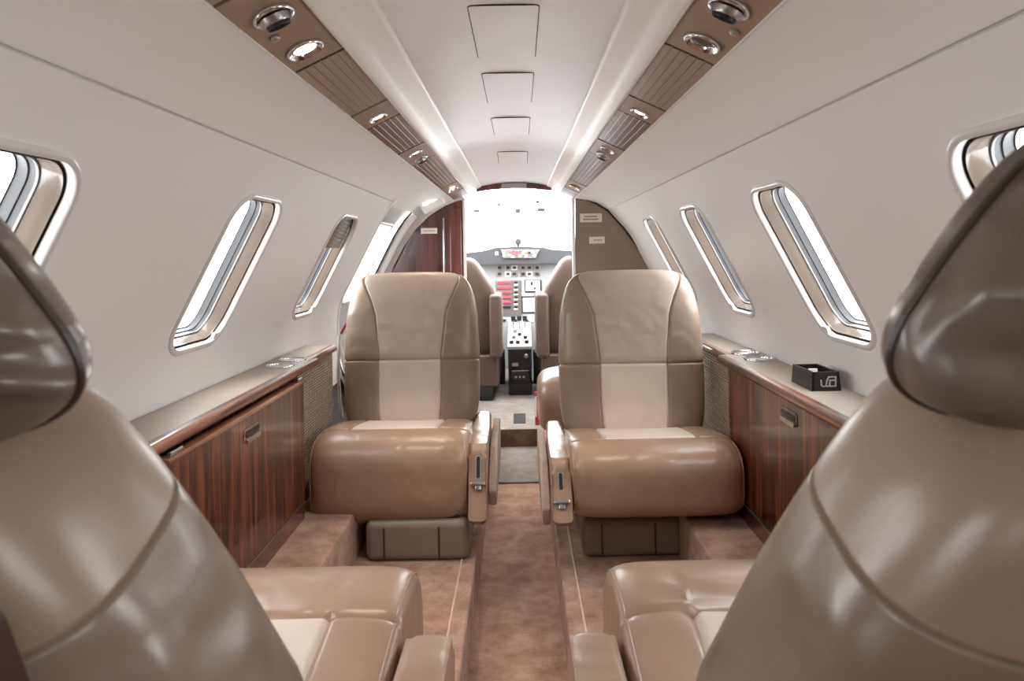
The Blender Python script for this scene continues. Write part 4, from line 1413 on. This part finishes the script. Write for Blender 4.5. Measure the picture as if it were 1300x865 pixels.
# control yokes half hidden beyond the seats
for s in (-1, 1):
    c = px(659 + s * 22.5, 461, 4.75)
    t = thing('rudder_pedal_housing', 'dark floor control beside the pedestal on the %s' % ('left' if s < 0 else 'right'), 'control', c, 'controls beside the pedestal')
    obj('housing', box(c.x - 0.02, c.x + 0.02, c.y + 0.12, c.y + 0.25, -0.91, c.z + 0.06, 0.01, 3), M['black'], t)

# pilot seats seen from behind
M['pilot_edge'] = plain('pilot_seat_edge', (168, 160, 152), 0.4)
def pilot_seat(s, label):
    xc = s * 0.36 + (0.005 if s < 0 else 0.03)
    t = thing('pilot_seat', label, 'seat', (xc, 4.35, -0.91), 'pilot seats')
    Yb = 4.4
    m_, n_ = 5.0, 3.2
    hw, T = 0.245, 0.055
    z0, z1 = -0.66, -0.035
    H = (z1 - z0) / 2
    rows = hrows(m_, 30)
    def prof(h):
        sh = shrink(h, m_)
        return hw * sh * (1 - 0.46 * smooth(0.05, 1.05, h)), T * sh, 0
    def place(X, Yt, h):
        return Vector((xc + X, Yb + Yt - h * 0.05, (z0 + z1) / 2 + h * H))
    grid, q, iA, iB = slab(rows, 16, 16, hw, T, n_, prof, place)
    obj('backrest', grid_part(grid, lambda i, j: True, (0, len(rows) - 1)), M['leather_pilot'], t, 60)
    jr, jl = 32, 0
    jr = min(range(len(q)), key=lambda j: abs(q[j] - 1.0))
    jj = jr if s < 0 else jl
    obj('welt', tube([grid[i][jj] for i in range(6, len(rows))], 0.007, 8), M['pilot_edge'], t)
    xi0, xi1 = (px(621, 400, 4.3).x, px(637, 400, 4.3).x) if s < 0 else (px(680, 400, 4.3).x, px(697, 400, 4.3).x)
    obj('armrest', box(xi0, xi1, 4.28, 4.62, px(629, 455, 4.3).z, px(629, 374, 4.3).z, 0.02, 4), M['leather_pilot'], t)
    xs0, xs1 = (px(600, 400, 4.3).x, px(632, 400, 4.3).x) if s < 0 else (px(686, 400, 4.3).x, px(718, 400, 4.3).x)
    obj('seat_pan', box(min(xc - 0.23, xs0), max(xc + 0.23, xs1), 4.34, 4.86, px(629, 492, 4.33).z, -0.63, 0.015, 3), M['leather_pilot'], t)
    obj('seat_rail', box(xc - 0.16, xc + 0.16, 4.40, 4.8, -0.91, -0.80, 0.004), M['black'], t)
    obj('lower_frame', box(xc - 0.20, xc + 0.20, 4.345, 4.42, -0.91, -0.66, 0.004), M['black'], t)
pilot_seat(-1, 'brown leather pilot seat left of the pedestal, seen from behind')
pilot_seat(1, 'brown leather pilot seat right of the pedestal, seen from behind')

# small dark fittings under the top of the windshield
for u, v, w, h, lab in ((605, 268, 8, 3.4, 'leftmost small dark clip under the windshield top'), (633.5, 260, 4, 2.6, 'small dark clip left of centre at the windshield top'), (657.5, 268, 6, 6, 'small dark central fitting at the windshield top'), (682.5, 256.5, 4.5, 3, 'small dark clip right of centre at the windshield top'), (687, 266.5, 9, 4.5, 'rightmost small dark clip under the windshield top')):
    Yg = 1.055 / ((320 - v) / F + 0.19) - 0.03
    p = px(u, v, Yg)
    t = thing('visor_clip', lab, 'clip', p, 'visor clips at the windshield top')
    wd, hh = w * Yg / F, h * Yg / F
    obj('clip_body', box(p.x - wd / 2, p.x + wd / 2, Yg - 0.015, Yg + 0.015, p.z - hh / 2, p.z + hh / 2, 0.004), M['glare'], t)
    obj('clip_stem', tube([(p.x, Yg, p.z), (p.x, Yg + 0.02, p.z + 0.008)], 0.004, 6), M['cockpit'], t)

# floor register on the cockpit floor
c = px(659.5, 530, 3.9)
t = thing('floor_register', 'small dark square register in the grey cockpit floor', 'floor register', (c.x, 3.89, -0.91))
obj('register_frame', box(c.x - 0.032, c.x + 0.032, 3.76, 3.98, -0.91, -0.906, 0.001), M['black'], t)
obj('register_grille', merge(*[box(c.x - 0.026, c.x + 0.026, 3.775 + 0.024 * i, 3.788 + 0.024 * i, -0.9065, -0.9045, 0.0005) for i in range(8)]), M['glare'], t)

# red streamer tags
p = px(682, 520, 3.7)
t = thing('streamer_tag', 'red and white streamer hanging beside the seat cushion right of the cockpit step', 'tag', (p.x, 3.7, -0.90), 'red streamers')
obj('ribbon', box(p.x - 0.012, p.x + 0.012, 3.69, 3.70, -0.905, px(682, 497, 3.7).z, 0.002), M['red'], t)
obj('ribbon_print', box(p.x - 0.011, p.x - 0.003, 3.687, 3.691, -0.86, px(682, 503, 3.7).z, 0.001), M['white'], t)
p = px(437, 415, 2.62)
t = thing('streamer_tag', 'thin red streamer by the cabin door frame left of the seat back', 'tag', p, 'red streamers')
obj('ribbon', tube([px(433, 424, 2.75), px(436, 418, 2.75), px(439, 413, 2.75), px(443, 408, 2.75)], 0.005, 8), M['red'], t)
t = thing('grab_strap', 'pale upright strap between the fabric panel and left seat back', 'strap', px(431, 480, 2.52))
obj('strap_web', tube([px(430.5, 425, 2.5), px(429.5, 470, 2.5), px(431, 505, 2.5), px(434, 530, 2.5)], 0.006, 8), M['bezel'], t)

# the rounded cushion of the seat behind the right cabin seat
t = thing('jump_seat', 'leather seat end with rounded cushion behind the right cabin seat', 'seat', (0.35, 2.95, ZF))
rows = hrows(4.0, 30)
H_ = 0.24
xc_ = px(684, 520, 2.75).x + H_
def prof(h):
    sh = shrink(h, 4.0)
    return 0.22 * sh ** 0.4, 0.13 * sh ** 0.7, 0
def place(X, Yt, h):
    return Vector((xc_ + h * H_, 2.95 + X, -0.615 + Yt))
grid, q, iA, iB = slab(rows, 20, 20, 0.22, 0.13, 2.8, prof, place)
obj('seat_cushion', grid_part(grid, lambda i, j: True, (0, len(rows) - 1)), M['leather_tan'], t, 60)
obj('seat_base', box(0.17, 0.55, 2.78, 3.14, ZF, -0.70, 0.01), M['leather_grey'], t)

# ------------------------------------------------------------------ light
W = bpy.data.worlds.new('sky')
S.world = W
W.use_nodes = True
wn, wl = W.node_tree.nodes, W.node_tree.links
bg = wn['Background']
bg.inputs['Color'].default_value = (0.95, 0.98, 1.0, 1)
bg.inputs['Strength'].default_value = 5.0

def portal(name, p, n, sx, sy, xaxis):
    ld = bpy.data.lights.new(name, 'AREA')
    ld.shape = 'RECTANGLE'; ld.size = sx; ld.size_y = sy
    ld.cycles.is_portal = True
    o = bpy.data.objects.new(name, ld); COL.objects.link(o)
    z = -Vector(n).normalized()
    x = Vector(xaxis).normalized()
    y = z.cross(x)
    Mx = Matrix((x, y, z)).transposed().to_4x4()
    Mx.translation = p
    o.matrix_world = Mx
for side, ws_ in ((-1, LEFT_WIN), (1, RIGHT_WIN)):
    for yc in ws_:
        p = shell(side, W_AM, yc, 0.075)
        n = -Vector((side * math.cos(W_AM), 0, math.sin(W_AM)))
        portal('daylight_window', p, n, W_W, W_H, (0, 1, 0))
a = math.radians(19)
portal('daylight_door', shell(-1, a, 3.21, 0.07), -Vector((-math.cos(a), 0, math.sin(a))), 0.32, 0.36, (0, 1, 0))
portal('daylight_windshield', Vector((0, 5.05, 0.22)), Vector((0, -0.35, -0.95)), 1.4, 1.1, (1, 0, 0))

# ------------------------------------------------------------------ camera
cd = bpy.data.cameras.new('camera')
cam = bpy.data.objects.new('camera', cd); COL.objects.link(cam)
cd.sensor_width = 36; cd.sensor_fit = 'HORIZONTAL'
cd.lens = F / 1300 * 36
cd.shift_x = -(659 - 650) / 1300
cd.shift_y = -(432.5 - 320) / 1300
cd.clip_start = 0.02
cam.matrix_world = Matrix.Translation((CX, 0, 0)) @ Matrix.Rotation(PI / 2, 4, 'X') @ Matrix.Rotation(-ROLL, 4, 'Z')
cd.dof.use_dof = True
cd.dof.focus_distance = 2.1
cd.dof.aperture_fstop = 9.0
S.camera = cam

for o in S.objects:
    if o.parent is None:
        o.location.z += EYE

S.view_settings.view_transform = 'Standard'
S.view_settings.look = 'None'
S.view_settings.gamma = 1.0
S.view_settings.use_curve_mapping = False
S.view_settings.exposure = 1.42
cy = S.cycles
cy.max_bounces = 10
cy.diffuse_bounces = 6
cy.glossy_bounces = 4
cy.transparent_max_bounces = 12
cy.sample_clamp_indirect = 6
cy.use_denoising = True
cy.caustics_reflective = False
cy.caustics_refractive = False
